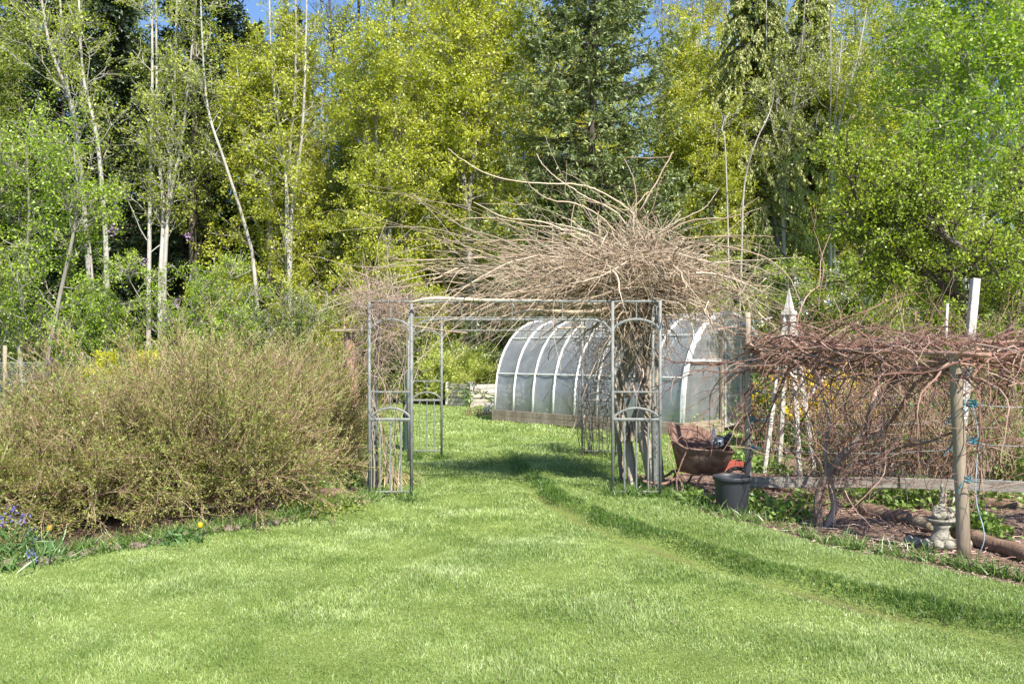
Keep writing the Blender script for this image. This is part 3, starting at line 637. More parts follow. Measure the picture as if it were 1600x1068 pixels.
def grapevine():
    base = gd(1283, 825); root = empty('grapevine', base, 'bare reddish grapevine with forked gnarled trunk trained along the trellis', 'vine'); O = np.array(root.location)
    D = base[1]
    g = G()
    def tr(pts, r0, r1, Dd=0.):
        P = np.array([at(a, b, D+d_) for a, b, d_ in pts]); g.tube(P, np.linspace(r0, r1, len(P)), 9, res=5)
    tr([(1280, 826, 0), (1277, 795, 0), (1281, 765, 0), (1292, 742, 0), (1312, 715, 0), (1335, 693, 0), (1355, 670, 0)], .04, .03)
    tr([(1289, 824, .02), (1303, 795, .03), (1300, 768, .02), (1296, 742, .0)], .034, .028)
    tr([(1355, 670, 0), (1362, 640, -.1), (1385, 610, -.2), (1420, 583, -.4), (1455, 566, -.6), (1490, 552, -.9)], .03, .018)
    tr([(1335, 694, 0), (1352, 668, .1), (1366, 620, .2), (1378, 580, .4), (1372, 545, .6)], .026, .014)
    tr([(1340, 690, 0), (1380, 668, .0), (1405, 640, -.2), (1430, 600, -.4), (1470, 573, -.7), (1500, 560, -1)], .022, .014)
    tr([(1292, 745, 0), (1290, 700, .1), (1295, 650, .2), (1280, 600, .5), (1284, 560, .9)], .02, .009)
    tr([(1345, 726, 0), (1400, 700, -.2), (1450, 690, -.5), (1500, 672, -.9), (1560, 668, -1)], .014, .010)
    tr([(1300, 738, 0), (1350, 722, -.1), (1390, 730, -.2), (1420, 722, -.4)], .012, .007)
    g.build('trunk', M['grapebark'], root, smoothf=True, origin=O)
    # permanent arms along the top
    g = G(); arms = []
    T = [(PL+[0, 0, 1.72], PN+[-.05, 0, 1.62], 10), (PL+[0, 0, 1.66], PR+[.1, 0, 1.72], 9), (PN+[0, 0, 1.6], np.array([6.0, 6.9, 1.66]), 10), (PR+[0, 0, 1.7], np.array([7.2, 8.5, 1.72]), 8)]
    for p, q, n in T:
        for k in range(n):
            t = np.linspace(0, 1, 22)[:, None]; S = p*(1-t)+q*t; ph = R.random(3)*6; f_ = R.uniform(1, 3)
            S[:, 2] += .10*np.sin(t[:, 0]*6.28*f_+ph[0])+.03*np.sin(t[:, 0]*31+ph[1])+.06*R.normal()-.03; S[:, 1] += .07*np.sin(t[:, 0]*6.28*f_+ph[1])+.04*R.normal(); S[:, 0] += .04*np.sin(t[:, 0]*9+ph[2])
            arms.append(S)
    A_ = np.array(arms); g.tubes(A_, taper(len(A_), 22, R.uniform(.005, .013, len(A_)), .005), 6)
    g.build('arm', M['redcane'], root, smoothf=True, origin=O)
    # canes: long whips streaming along the top, and hanging tangle
    g = G()
    P0, TT, _ = along(A_, 17, .06, 1.); sgn = np.where(R.random(len(TT)) < .5, 1, -1)[:, None]
    d = norm(TT*sgn*R.uniform(.3, 1.3, (len(TT), 1))+R.normal(size=TT.shape)*np.array([.6, .6, .5])); S = grow(P0, d, R.uniform(.2, .95, len(TT)), 9, .2, R.normal(size=len(TT))*.35-.05); g.tubes(S, taper(len(S), 10, R.uniform(.0022, .005, len(S)), .0012), 4)
    P0, TT, _ = along(A_[:29], 4, .12, 1); d = norm(R.normal(size=TT.shape)*np.array([.7, .7, .3])+[0, 0, -.55]); S = grow(P0, d, R.uniform(.3, 1.2, len(TT)), 10, .24, -.5)
    g.tubes(S, taper(len(S), 11, R.uniform(.0022, .0045, len(S)), .0012), 4)
    P2, T2, _ = along(S, 2, .3, 1); S2 = grow(P2, side(T2, .9), R.uniform(.08, .3, len(P2)), 4, .25); g.tubes(S2, taper(len(S2), 5, .0018, .0008), 3)
    # long arching old stems reaching from the top band down to the rail
    n = 150; k = R.integers(0, 3, n); PA = np.array([PL, PL, PN])[k]; PB = np.array([PN, PR, [6.0, 6.9, 0]])[k]; t = R.random((n, 1)); p0 = PA*(1-t)+PB*t; p0[:, 2] = R.uniform(1.35, 1.78, n); dr = norm(PB-PA)*np.where(R.random(n) < .5, 1, -1)[:, None]
    S = grow(p0, dr+R.normal(size=(n, 3))*[.25, .3, .3]+[0, 0, .1], R.uniform(.7, 1.9, n), 14, .19, R.uniform(-2.8, -.4, n)); S[:, :, 2] = np.maximum(S[:, :, 2], .08); g.tubes(S, taper(n, 15, R.uniform(.005, .0125, n), .003), 5)
    P2, T2, _ = along(S, 4, .1, 1); S2 = grow(P2, side(T2, .8), R.uniform(.1, .5, len(P2)), 6, .22, -.2); g.tubes(S2, taper(len(S2), 7, .004, .0015), 4)
    # upright red shoots over the right hand end
    n = 150; c = R.random(n)[:, None]; p0 = np.array([2.9, 8.2, 1.7])*(1-c)+np.array([5.6, 8.5, 1.72])*c+R.normal(size=(n, 3))*[.1, .2, .03]
    d = norm(np.column_stack([R.normal(size=n)*1.1-.3, R.normal(size=n)*.4, np.abs(R.normal(size=n)*.5)])); S = grow(p0, d, R.uniform(.25, .85, n), 9, .14, -.15); g.tubes(S, taper(n, 10, .0032, .0011), 4)
    g.build('cane', M['redcane'], root, origin=O)
    g = G()         # old wood hanging and lying on the lower wires
    P0 = []; 
    for z in (.62, .92, 1.22):
        for p, q in ((PL, PN), (PL, PR), (PN, np.array([6.0, 6.9, 0]))):
            t = R.random(24)[:, None]; s_ = p*(1-t)+q*t; s_[:, 2] = z; P0.append(np.column_stack([s_, np.tile(norm(q-p), (24, 1))]))
    P0 = np.concatenate(P0); d = norm(P0[:, 3:]*np.where(R.random(len(P0)) < .5, 1, -1)[:, None]+R.normal(size=(len(P0), 3))*.5)
    S = grow(P0[:, :3], d, R.uniform(.2, .9, len(P0)), 9, .2, R.normal(size=len(P0))*.3); g.tubes(S, taper(len(S), 10, R.uniform(.002, .006, len(S)), .0015), 4)
    # thicket of twigs round the trunk
    n = 170; p0 = np.array([3.05, 7.8, .5])+R.normal(size=(n, 3))*[.18, .25, .18]; S = grow(p0, R.normal(size=(n, 3))*[1.2, .8, .8], R.uniform(.15, .6, n), 7, .22); g.tubes(S, taper(n, 8, .004, .0012), 4)
    g.build('side_shoot', M['redcane'], root, origin=O)
grapevine()

# ---------------------------------------------------------------- wisteria
def wisteria():
    root = empty('wisteria', (1.4, 9.9, 0), 'bare tan wisteria with twisted trunks sprawling in long whips over the arbor', 'vine'); O = np.array(root.location)
    g = G()
    def tr(pts, r0, r1, sd=8): P = np.array([at(a, b, d_) for a, b, d_ in pts]); g.tube(P, np.linspace(r0, r1, len(P)), sd, res=6)
    tr([(1024, 773, 9.7), (1018, 735, 9.7), (1010, 700, 9.75), (1003, 672, 9.8), (1006, 645, 9.8), (1014, 610, 9.85), (1012, 560, 9.9), (1006, 500, 9.95), (1000, 440, 10)], .085, .045, 10)
    tr([(1034, 770, 9.75), (1028, 700, 9.8), (1022, 640, 9.9), (1026, 590, 9.9), (1016, 520, 10), (1020, 440, 10.1)], .05, .035)
    tr([(987, 762, 9.9), (985, 715, 10), (975, 660, 10.05), (968, 615, 10.05), (978, 580, 10), (990, 530, 10), (985, 460, 10.1)], .06, .045)
    tr([(973, 755, 10.3), (968, 700, 10.3), (962, 640, 10.2), (968, 600, 10.15), (985, 560, 10.1), (975, 500, 10), (965, 440, 10)], .035, .03)
    for k in range(16):
        x0 = R.uniform(962, 1030); ph = R.random()*6; pts = []
        for j, y in enumerate(np.linspace(690 if k < 8 else 620, 430, 9)): pts.append((x0+(998-x0)*j/12+11*math.sin(j*1.1+ph), y, 9.85+.14*math.cos(j*1.1+ph)+.02*(k % 5)))
        tr(pts, R.uniform(.014, .03), .014, 6)
    # tight rope-like twist half way up the main trunk
    for k in range(5):
        ph = k*1.256; P = [np.array(at(1007, y, 9.78))+np.array([.055*math.cos(ph+(y-600)/9), .055*math.sin(ph+(y-600)/9), 0]) for y in np.linspace(600, 705, 26)]; g.tube(P, .014, 6)
    g.build('trunk', M['vinetrunk'], root, smoothf=True, origin=O)
    # limbs lying over the arbor top
    g = G(); L = []
    def limb(pts, r0, r1): P = np.array([at(a, b, d_) for a, b, d_ in pts]); g.tube(P, np.linspace(r0, r1, len(P)), 7, res=6); 
    limb([(1000, 478, 9.9), (930, 474, 9.6), (850, 470, 9.3), (760, 469, 9.1), (680, 466, 9.0), (640, 472, 9.0)], .026, .014)
    limb([(1000, 470, 9.9), (920, 487, 9.4), (830, 485, 9.2), (770, 500, 9.3)], .03, .012)
    limb([(1005, 470, 9.9), (1060, 465, 9.9), (1110, 460, 10)], .03, .012)
    limb([(640, 508, 9.1), (690, 516, 9.1), (730, 520, 9.1)], .012, .010)
    limb([(870, 513, 9.2), (915, 511, 9.2)], .012, .010)
    # hand placed long whips against the trees
    W = [[(998, 360), (985, 330), (940, 300), (900, 288), (850, 287), (780, 278), (730, 255), (700, 232)],
         [(990, 365), (960, 330), (920, 310), (880, 285), (852, 262), (838, 240)],
         [(975, 378), (940, 340), (900, 318), (860, 312), (830, 292), (820, 270)],
         [(990, 350), (1000, 330), (1018, 305), (1010, 302), (985, 328), (950, 320), (905, 312)],
         [(990, 360), (994, 320), (990, 280), (975, 248)], [(1000, 330), (1022, 290), (1050, 240), (1040, 246), (980, 246)],
         [(1020, 370), (1060, 345), (1100, 325), (1125, 292)], [(1020, 375), (1080, 345), (1140, 340), (1190, 325)],
         [(1010, 380), (1080, 372), (1150, 368), (1210, 370)], [(1060, 378), (1130, 385), (1190, 400), (1230, 430), (1250, 470)],
         [(1040, 395), (1110, 410), (1150, 450), (1165, 490)], [(960, 385), (890, 360), (820, 350), (760, 340), (700, 345)],
         [(950, 400), (870, 380), (800, 375), (740, 380)], [(900, 440), (800, 420), (720, 435), (640, 408), (600, 400)],
         [(880, 460), (780, 455), (700, 440), (620, 448), (570, 430), (525, 412)], [(920, 430), (820, 400), (700, 405), (610, 405)],
         [(860, 450), (760, 470), (690, 463), (600, 470)], [(940, 395), (860, 350), (790, 340), (740, 315)]]
    for k, pts in enumerate(W):
        n = len(pts); dep = np.linspace(9.95, 9.9+R.normal()*.6, n)
        P = np.array([at(a, b, dep[i]) for i, (a, b) in enumerate(pts)]); P, rr = spline(P, np.linspace(.0115, .0045, n), 7); P[1:] += R.normal(size=P[1:].shape)*.003; g.tube(P, rr, 6, cap=False)
    g.build('limb', M['vine'], root, smoothf=True, origin=O)
    # whips
    g = G(); c = np.array(at(988, 425, 9.95))
    def whips(n, cen, sp, azm, azs, el, els, L0, L1, r, up, wn_=.09, nn=12):
        p = cen+R.normal(size=(n, 3))*sp; az = azm+R.normal(size=n)*azs; e = el+R.normal(size=n)*els
        d = np.stack([np.cos(az)*np.cos(e), np.sin(az)*np.cos(e), np.sin(e)], -1); S = grow(p, d, R.uniform(L0, L1, n), nn, wn_*R.uniform(.5, 1.5), up*R.uniform(.2, 1.6, n)); g.tubes(S, taper(n, nn+1, r*(.45+.5*R.exponential(1, n)), r*.35), 4); return S
    sh = []
    whips(60, c+[-.3, -.1, 0], [.5, .3, .12], math.pi, .3, .12, .1, 1.8, 3.2, .0065, -.42, .07, 16)
    n = 85; az = R.uniform(0, 6.28, n); p0 = c+[0, 0, -.35]+R.normal(size=(n, 3))*[.16, .18, .15]; S = grow(p0, np.column_stack([np.cos(az)*1.2, np.sin(az)*.8, R.uniform(.1, 1.1, n)]), R.uniform(.6, 1.7, n), 12, .2, -.7); g.tubes(S, taper(n, 13, R.uniform(.009, .018, n), .005), 6); sh.append(np.concatenate([S, S]))
    sh.append(whips(175, c+[-.1, -.1, -.05], [.35, .35, .14], math.pi, .6, .10, .2, .6, 2.3, .0062, -.45, .13))
    sh.append(whips(140, c+[-.8, -.2, -.15], [.55, .4, .13], math.pi, .8, .05, .2, .4, 1.3, .005, -.2, .14))
    sh.append(whips(150, c+[.35, 0, -.1], [.4, .35, .18], 0, .7, .1, .22, .5, 1.7, .0062, -.55, .14))
    sh.append(whips(240, c+[0, 0, 0], [.3, .3, .18], R.uniform(0, 6.28, 240), .1, .2, .3, .4, .95, .006, -1.2, .15))
    sh.append(whips(170, c+[-.05, 0, -.05], [.5, .3, .16], -math.pi/2, 1.2, .1, .3, .3, 1.0, .005, -.4))
    # tangle
    n = 850; q = R.normal(size=(n, 3)); q = q/np.linalg.norm(q, axis=1)[:, None]*R.random((n, 1))**.45*[1.2, .9, .46]; q[:, 2] += .22*np.exp(-(q[:, 0]/.45)**2); q[:, 0] = np.where(q[:, 0] < 0, q[:, 0]*1.1, q[:, 0]*.85)
    S = grow(c+[0, 0, -.08]+q, R.normal(size=(n, 3))*[1, 1, .45], R.uniform(.2, .75, n), 8, .36); g.tubes(S, taper(n, 9, R.uniform(.003, .0075, n), .002), 4)
    n = 900; q = R.normal(size=(n, 3))*[.16, .2, .35]; S = grow(c+[0, 0, -.35]+q, R.normal(size=(n, 3))*[.5, .5, 1.2], R.uniform(.2, .6, n), 6, .2); g.tubes(S, taper(n, 7, R.uniform(.003, .007, n), .002), 4)
    al = np.concatenate([s_[:, ::1] for s_ in sh]); P2, T2, _ = along(al, 2, .3, .95); k = R.random(len(P2)) < .6
    S2 = grow(P2[k], side(T2[k], .6), R.uniform(.1, .45, k.sum()), 5, .15); g.tubes(S2, taper(len(S2), 6, .0024, .001), 3)
    # hanging fringe under the right part
    whips(80, c+[.9, .1, -.25], [.4, .4, .12], R.uniform(0, 6.28, 80), .2, -.5, .3, .3, .9, .0035, -1.)
    whips(120, c+[.0, .1, -.5], [.3, .3, .2], R.uniform(0, 6.28, 120), .2, -1., .3, .3, .8, .004, -1.)
    whips(190, c+[-1.3, .1, -.42], [.8, .4, .04], R.uniform(0, 6.28, 190), .2, -.05, .1, .3, 1.0, .0035, -.2)
    g.build('whip', M['vine'], root, origin=O)
wisteria()

def panel_vine(name, cx, cy, w_, zs, n, mat, label, seed_=0, hang=-.3):
    root = np.array([cx, cy, 0.]); g = G()
    nst = 14; P0 = root+np.column_stack([R.uniform(-w_, w_, nst), R.uniform(-.1, .3, nst), np.zeros(nst)])
    S = grow(P0, np.column_stack([R.normal(size=(nst, 2))*.05, np.ones(nst)]), zs[1]*R.uniform(.5, 1.05, nst), 18, .09, .5); g.tubes(S, taper(nst, 19, .0065, .003), 5)
    p = root+np.column_stack([R.normal(size=n)*w_*.8, R.normal(size=n)*.16+.05, R.uniform(zs[0], zs[1], n)]); S = grow(p, R.normal(size=(n, 3))*[.8, .6, .8], R.uniform(.1, .5, n), 8, .28, hang); g.tubes(S, taper(n, 9, R.uniform(.002, .0045, n), .001), 4)
    o = g.build(name, mat, origin=root); return tag(o, label, 'vine')
panel_vine('climbing_vine', 1.32, 13.0, .24, (.25, 1.9), 620, M['darkbark'], 'dark leafless climber smothering the far right corner trellis of the arbor')
v = panel_vine('climbing_vine', -1.45, 9.25, .20, (1.35, 2.25), 200, M['pinkcane'], 'pinkish brown dried climber massed on top of the near left corner of the arbor')
g = G(); c = np.array([-1.52, 9.3, 2.2]); n = 360
S = grow(c+R.normal(size=(n, 3))*[.20, .22, .10], R.normal(size=(n, 3))*[1, .7, .55], R.uniform(.12, .6, n), 8, .26); g.tubes(S, taper(n, 9, R.uniform(.0018, .004, n), .001), 4)
n = 160; S = grow(c+[.06, 0, -.3]+R.normal(size=(n, 3))*[.13, .15, .22], R.normal(size=(n, 3))*[.6, .6, 1], R.uniform(.15, .7, n), 8, .2, -.6); g.tubes(S, taper(n, 9, .003, .001), 4)
g.build('twig_tangle', M['pinkcane'], v, origin=np.array(v.location))

# old stump post left of the arbor
def stump():
    D = 12.; p = np.array([at(551, 622, D)[0], D, 0.]); root = empty('bird_table', p, 'leaning reddish log post with weathered plank table top left of the arbor', 'bird table')
    P = np.array([[.02, 0, 0], [.02, 0, .5], [0, 0, 1.0], [-.03, 0, 1.5], [-.05, 0, 1.93]]); G().tube(P, [.11, .10, .095, .085, .08], 12, res=4).build('post', M['redbark'], root, smoothf=True)
    g = G()
    for j in range(3): g.beam((-.28, -.13+j*.13, 1.955+.002*j), (.2, -.12+j*.13, 1.965+.002*j), .115, .03)
    g.build('table_top', M['wood'], root)
    g = G(); n = 90; S = grow(np.array([-.02, -.05, 1.4])+R.normal(size=(n, 3))*[.09, .08, .4], R.normal(size=(n, 3))*[.5, .4, 1], R.uniform(.2, .6, n), 7, .2); g.tubes(S, taper(n, 8, .004, .0015), 4)
    g.tube([(-.28, -.05, 1.9), (-.32, -.1, 1.7), (-.25, -.1, 1.5), (-.2, -.08, 1.35)], .008, 6, res=5); g.build('dead_stem', M['redcane'], root)
stump()
D = 14.2; tag(G().tube([at(634, 558, D)*[1, 1, 0]+[0, 0, -.02], at(634, 558, D)*[1, 1, 0]+[0, 0, 1.32]], .05, 12).lathe([(.052, 1.30), (.058, 1.31), (.058, 1.34), (.0, 1.355)], c=at(634, 558, D)*[1, 1, 0], sides=12).build('garden_post', M['green_post'], smoothf=False), 'short dark green post on the grass behind the left trellis', 'post')

# ---------------------------------------------------------------- wheelbarrow, hen, pot, red board, statue, logs
def barrow():
    D = 9.6; o = np.array([at(1095, 0, D)[0], D, 0.]); root = empty('wheelbarrow', o, 'rusty old steel wheelbarrow filled with soil at the edge of the bed', 'wheelbarrow')
    n = 40; rim = []; bot = []; mid = []
    for k in range(n):
        t = 2*math.pi*k/n; c, s_ = math.cos(t), math.sin(t)
        sx = abs(c)**.55*np.sign(c); sy = abs(s_)**.6*np.sign(s_)
        x = .345*sx; y = .36*sy
        back = smooth(-.2, .9, sy)
        z = .545-.03*sx+back*(.17-.05*sx)+.06*math.exp(-((sx-.1)/.28)**2)*back+.05*smooth(-.7, -1, sx)
        rim.append((x, y, z)); mid.append((x*.93, y*.85, z*.6+.13)); bot.append((x*.74-.0, y*.55, .27))
    def skin(k_): return [tuple(np.array(p)*[k_, k_, 1]+[0, 0, 0]) for p in rim]
    g = G(); rings = [np.array(rim), np.array(mid), np.array(bot), np.array(bot)*[.02, .02, 1]]
    inner = [r_*[.97, .97, 1]+[0, 0, .012] for r_ in rings]
    for rs in (rings, inner):
        V = np.concatenate(rs); idx = np.arange(len(V)).reshape(len(rs), n); g.add(V, np.stack([idx[:-1], np.roll(idx, -1, 1)[:-1], np.roll(idx, -1, 1)[1:], idx[1:]], -1).reshape(-1, 4), .4)
    g.build('tub', M['rust'], root, smoothf=True)
    P = np.array(rim+[rim[0]]); G().tube(P, .011, 7, cap=False).build('rim', M['rust'], root, smoothf=True)
    g = G(); N2 = 26
    xx, yy = np.meshgrid(np.linspace(-.29, .29, N2), np.linspace(-.27, .27, N2)); zz = .475+.02*R.random(xx.shape)+.03*np.sin(xx*9); ii = np.arange(N2*N2).reshape(N2, N2); keep = (xx/.30)**4+(yy/.28)**4 < 1
    Q = np.stack([ii[:-1, :-1], ii[:-1, 1:], ii[1:, 1:], ii[1:, :-1]], -1).reshape(-1, 4); Q = Q[keep.ravel()[Q].all(1)]; g.add(np.stack([xx, yy, zz], -1), Q)
    g.leaves(np.column_stack([R.uniform(-.25, .25, 120), R.uniform(-.22, .22, 120), np.full(120, .5)]), .04, .3); g.build('soil', M['soil'], root)
    for s_ in (-1, 1):
        G().tube([(-.72, .2*s_-.12, .20), (-.5, .19*s_-.08, .16), (-.34, .18*s_, .20), (-.25, .17*s_, .25), (.1, .14*s_, .25), (.38, .08*s_, .2)], .016, 8, res=5).build('handle', M['rust'], root, smoothf=True)
        G().tube([(-.24, .2*s_, .26), (-.27, .22*s_, .12), (-.25, .23*s_, .0), (-.17, .23*s_, -.005), (-.10, .2*s_, .12), (-.02, .18*s_, .26)], .013, 8, res=5).build('leg', M['rust'], root, smoothf=True)
    G().tube([(-.33, -.39, .0), (-.36, -.4, .22), (-.30, -.36, .40), (-.24, -.35, .53)], .009, 7, res=5).build('brace', M['rust'], root, smoothf=True)
    G().tube([(.1, -.25, .25), (.22, -.3, .20), (.36, -.3, .24), (.5, -.28, .25), (.62, -.26, .24)], .013, 8, res=5).build('brace', M['rust'], root, smoothf=True)
    wh = G(); t = np.linspace(0, 2*math.pi, 33); W = np.stack([.42+.15*np.cos(t), 0*t, .15+.15*np.sin(t)], -1); wh.tube(W, .024, 8, cap=False); wo = wh.build('wheel', M['rubber'], root, smoothf=True)
    g = G(); 
    for k in range(6): a = k*math.pi/3; g.tube([(.42, 0, .15), (.42+.14*math.cos(a), 0, .15+.14*math.sin(a))], .006, 6)
    g.tube([(.42, -.1, .15), (.42, .1, .15)], .014, 8); g.build('spoke', M['rust'], wo)
    return o
bo = barrow()
def hen():
    c = at(1124, 690, 9.62); root = empty('hen_figure', c-[0, 0, .07], 'speckled black and white hen figure with dark head and white tail in the wheelbarrow', 'garden figure')
    O = np.array([0, 0, .07])
    G().blob(O+[-.02, 0, -.0], (.085, .06, .062), .05, 20, 14).build('body', M['hen'], root, smoothf=True)
    g = G(); g.tube([O+[.04, 0, .0], O+[.085, 0, .035], O+[.11, -.005, .075]], [.042, .032, .026], 10, res=4); g.blob(O+[.125, -.005, .085], (.034, .027, .027), .03); g.tube([O+[.15, -.005, .085], O+[.182, -.005, .072]], [.012, .001], 6)
    g.build('head', M['henhead'], root, smoothf=True)
    g = G()
    for k in range(5): a = .25+k*.16; g.blob(O+[-.06-.025*math.cos(a+.6)*.6, .012*(k-2), .045+.018*k], (.018, .012, .055), .04, 8, 7)
    g.build('tail', M['white'], root, smoothf=True)
hen()
def pot():
    c = gd(1144, 803); c[2] = hz(c[0], c[1])+.003
    root = empty('plant_pot', c, 'large black plastic nursery pot standing empty in front of the wheelbarrow', 'pot')
    prof = [(0, 0), (.145, 0), (.150, .012), (.172, .30), (.175, .335), (.188, .337), (.193, .345), (.193, .372), (.188, .378), (.181, .374), (.178, .34), (.166, .29), (.142, .03), (0, .028)]
    G().lathe(prof, sides=48).build('shell', M['pot'], root, smoothf=False)
    for p in root.children[0].data.polygons: p.use_smooth = True
pot()
g = G(); c = gd(1152, 736); g.beam(c+[-.55, .1, .07], c+[.10, -.05, .07], .05, .14); g.beam(c+[-.5, .45, .06], c+[.15, .30, .06], .05, .12)
tag(g.build('edging_board', M['red']), 'red painted board lying behind the black pot', 'board', 'boards round the beds')
def statue():
    c = gd(1480, 848); c[2] = hz(c[0], c[1]); c = c+[.0, .1, 0]
    root = empty('garden_statue', c, 'mossy concrete garden statue of a crouching figure on a leaf bowl pedestal', 'statue')
    G().lathe([(0, 0), (.10, 0), (.105, .03), (.075, .06), (.06, .10), (.062, .13), (.08, .155), (0, .157)], sides=20).build('pedestal', M['concrete'], root, smoothf=True)
    G().lathe([(0, .15), (.06, .152), (.115, .185), (.125, .20), (.118, .21), (.07, .195), (0, .19)], sides=26, sx=1.05, sy=.8).build('bowl', M['concrete'], root, smoothf=True)
    g = G(); g.blob((-.01, 0, .255), (.062, .055, .068), .1, 18, 12); g.blob((-.045, -.01, .235), (.035, .05, .03), .1); g.blob((.045, -.01, .235), (.034, .05, .03), .1)
    g.tube([(.0, 0, .30), (.01, 0, .345)], [.035, .028], 10); g.blob((.012, -.005, .375), (.036, .036, .042), .08, 14, 10)
    g.tube([(.012, 0, .395), (.02, 0, .44), (.005, 0, .49), (.018, 0, .52)], [.036, .026, .014, .004], 10, res=3); g.tube([(-.05, 0, .30), (-.075, -.03, .25), (-.05, -.06, .225)], [.018, .016, .013], 8, res=3); g.tube([(.06, 0, .30), (.085, -.03, .26), (.05, -.06, .23)], [.018, .016, .013], 8, res=3)
    g.build('figure', M['concrete'], root, smoothf=True)
statue()
# half ring of scalloped concrete edging under the statue
g = G(); c = gd(1470, 852)
for k in range(9):
    t = rad(190+k*20); p = c+[.02+.26*math.cos(t), .10+.2*math.sin(t), .025]; g.blob(p, (.045, .035, .045), .12, 12, 8)
tag(g.build('border_ring', M['concrete'], smoothf=True), 'half circle of scalloped concrete edging lying before the statue', 'edging')
for k, (p, q, r_, lab) in enumerate([(gd(1352, 806), gd(1425, 822), .07, 'short rotten log lying left of the statue'), (gd(1428, 822), gd(1468, 836), .06, 'mossy log end butting against the statue pedestal'),
        (gd(1508, 846), gd(1640, 890), .075, 'long rotten log running from the near post to the right'), (gd(1180, 762), gd(1290, 782), .05, 'old timber behind the black pot under the rail'), (gd(1370, 775), gd(1600, 800), .06, 'dark timber edging under the bottom rail')]):
    p = p+[0, .1, r_*.7]; q = q+[0, .1, r_*.7]; t = np.linspace(0, 1, 9)[:, None]; P = p*(1-t)+q*t+R.normal(size=(9, 3))*.006
    tag(G().tube(P, r_*(1+.08*R.normal(size=9)), 9).build('edging_log', M['brownlog'] if k != 1 else M['wood'], smoothf=True), lab, 'log', 'old logs edging the bed')

# stones edging the left bed: every stone its own thing
def stones():
    pts = np.array([gd(a, b)[:2] for a, b in [(-60, 904), (0, 894), (60, 886), (150, 866), (230, 855), (300, 841), (430, 815), (530, 795), (575, 787)]])
    seg = np.linalg.norm(np.diff(pts, axis=0), axis=1); cum = np.concatenate(([0], np.cumsum(seg))); n = 34
    for k in range(n):
        s_ = cum[-1]*(k+.3+.4*R.random())/n; i = np.searchsorted(cum, s_)-1; t = (s_-cum[i])/seg[i]; p = pts[i]*(1-t)+pts[i+1]*t+R.normal(size=2)*.015
        d = pts[i+1]-pts[i]; a = math.atan2(d[1], d[0]); L = R.uniform(.05, .085); big = .25 < k/n < .3 or k == 9
        g = G(); g.blob((0, 0, .01), (L, R.uniform(.035, .05), R.uniform(.03, .045)), .2, 12, 8)
        o = g.build('edging_stone', M['stone'], smoothf=True); o.location = (p[0], p[1], hz(p[0], p[1])+.01); o.rotation_euler = (0, 0, a+R.normal()*.3)
        tag(o, 'rounded brown stone in the row between the lawn and the big shrubs', 'stone', 'stones edging the shrub bed')
stones()

# raised box of stacked weathered boards, beyond the arch
def raised_box():
    c0 = gd(737, 636); D = c0[1]; O = c0
    root = empty('raised_bed', c0, 'raised bed of stacked silvered boards in front of the round ivy mound', 'raised bed')
    L1 = c0+[-.80, .9, 0]; L2 = c0+[1.6, .9, 0]
    for a, b in ((c0, L1), (c0, L2), (L1, L1+[1.6, 1.2, 0]), (L2, L2+[-.6, 1.0, 0])):
        g = G()
        for k in range(5): e = R.normal(size=3)*.012; e[2] = 0; g.beam(a+[0, 0, .07+k*.142]+e, b+[0, 0, .07+k*.142]+e, .05, .128)
        g.build('board_wall', M['paleboard'], root, origin=O)
    for p in (c0+[0, -.06, 0], L1+[-.03, -.04, 0], L2+[.0, -.07, 0]): G().beam(p, p+[0, 0, .76], .09, .09, up=(0, 1, 0)).build('corner_post', M['paleboard'], root, origin=O)
    g = G(); xs = np.array([c0, L1, L1+[1.0, .9, 0], L2]); g.add(xs+[0, .06, .60], [[0, 3, 2, 1]]); g.build('soil', M['soil'], root, origin=O)
    g = G(); q = np.array([737-800, 0])*0; c = c0+[-.1, -.12, .3]; g.leaves(c+R.normal(size=(260, 3))*[.07, .05, .2], .07, .4); tag(g.build('climbing_weed', M['weed'], origin=c), 'green weed climbing the corner of the board raised bed', 'weed')
    c = c0+[-.05, .25, .60]; g = G(); g.lathe([(0, 0), (.10, 0), (.15, .16), (.155, .18), (.14, .18), (.10, .03), (0, .03)], sides=20); tag(g.build('plant_pot', M['concrete'], origin=c*0, smoothf=True), 'small pale pot standing on the raised bed of boards', 'pot').location = tuple(c)
raised_box()
g = G(); c = gd(758, 648); n = 60; S = grow(c+R.normal(size=(n, 3))*[.25, .15, 0]+[0, 0, .02], R.normal(size=(n, 3))*[.5, .5, 0]+[0, 0, .8], R.uniform(.1, .4, n), 5, .3); g.tubes(S, taper(n, 6, .008, .003), 4)
tag(g.build('dead_plant', M['rust'], origin=c), 'rust brown dead plant on the grass before the raised bed', 'plant')
def clump(name, c, n, sx, h, lf, mat, label, cat, group=None, stems=True, up=.4, asp=.5):
    g = G(); c = np.array(c, float)
    q = np.column_stack([R.normal(size=(n, 2))*sx*.5, np.zeros(n)]); rr = np.hypot(q[:, 0], q[:, 1])/sx; q[:, 2] = h*R.random(n)**.7*np.clip(1-.6*rr, .2, 1)
    g.leaves(q, lf, asp, up)
    if stems:
        m = max(8, n//25); P0 = np.column_stack([R.normal(size=(m, 2))*sx*.3, np.zeros(m)]); g.tubes(grow(P0, np.column_stack([R.normal(size=(m, 2))*.5, np.ones(m)]), h, 4, .15), taper(m, 5, .004, .002), 4)
    o = g.build(name, M[mat]); o.location = tuple(c); return tag(o, label, cat, group)
clump('flower_clump', gd(770, 645), 260, .28, .3, .05, 'flower_blue', 'pale blue flowers at the left end of the greenhouse base', 'flowers')

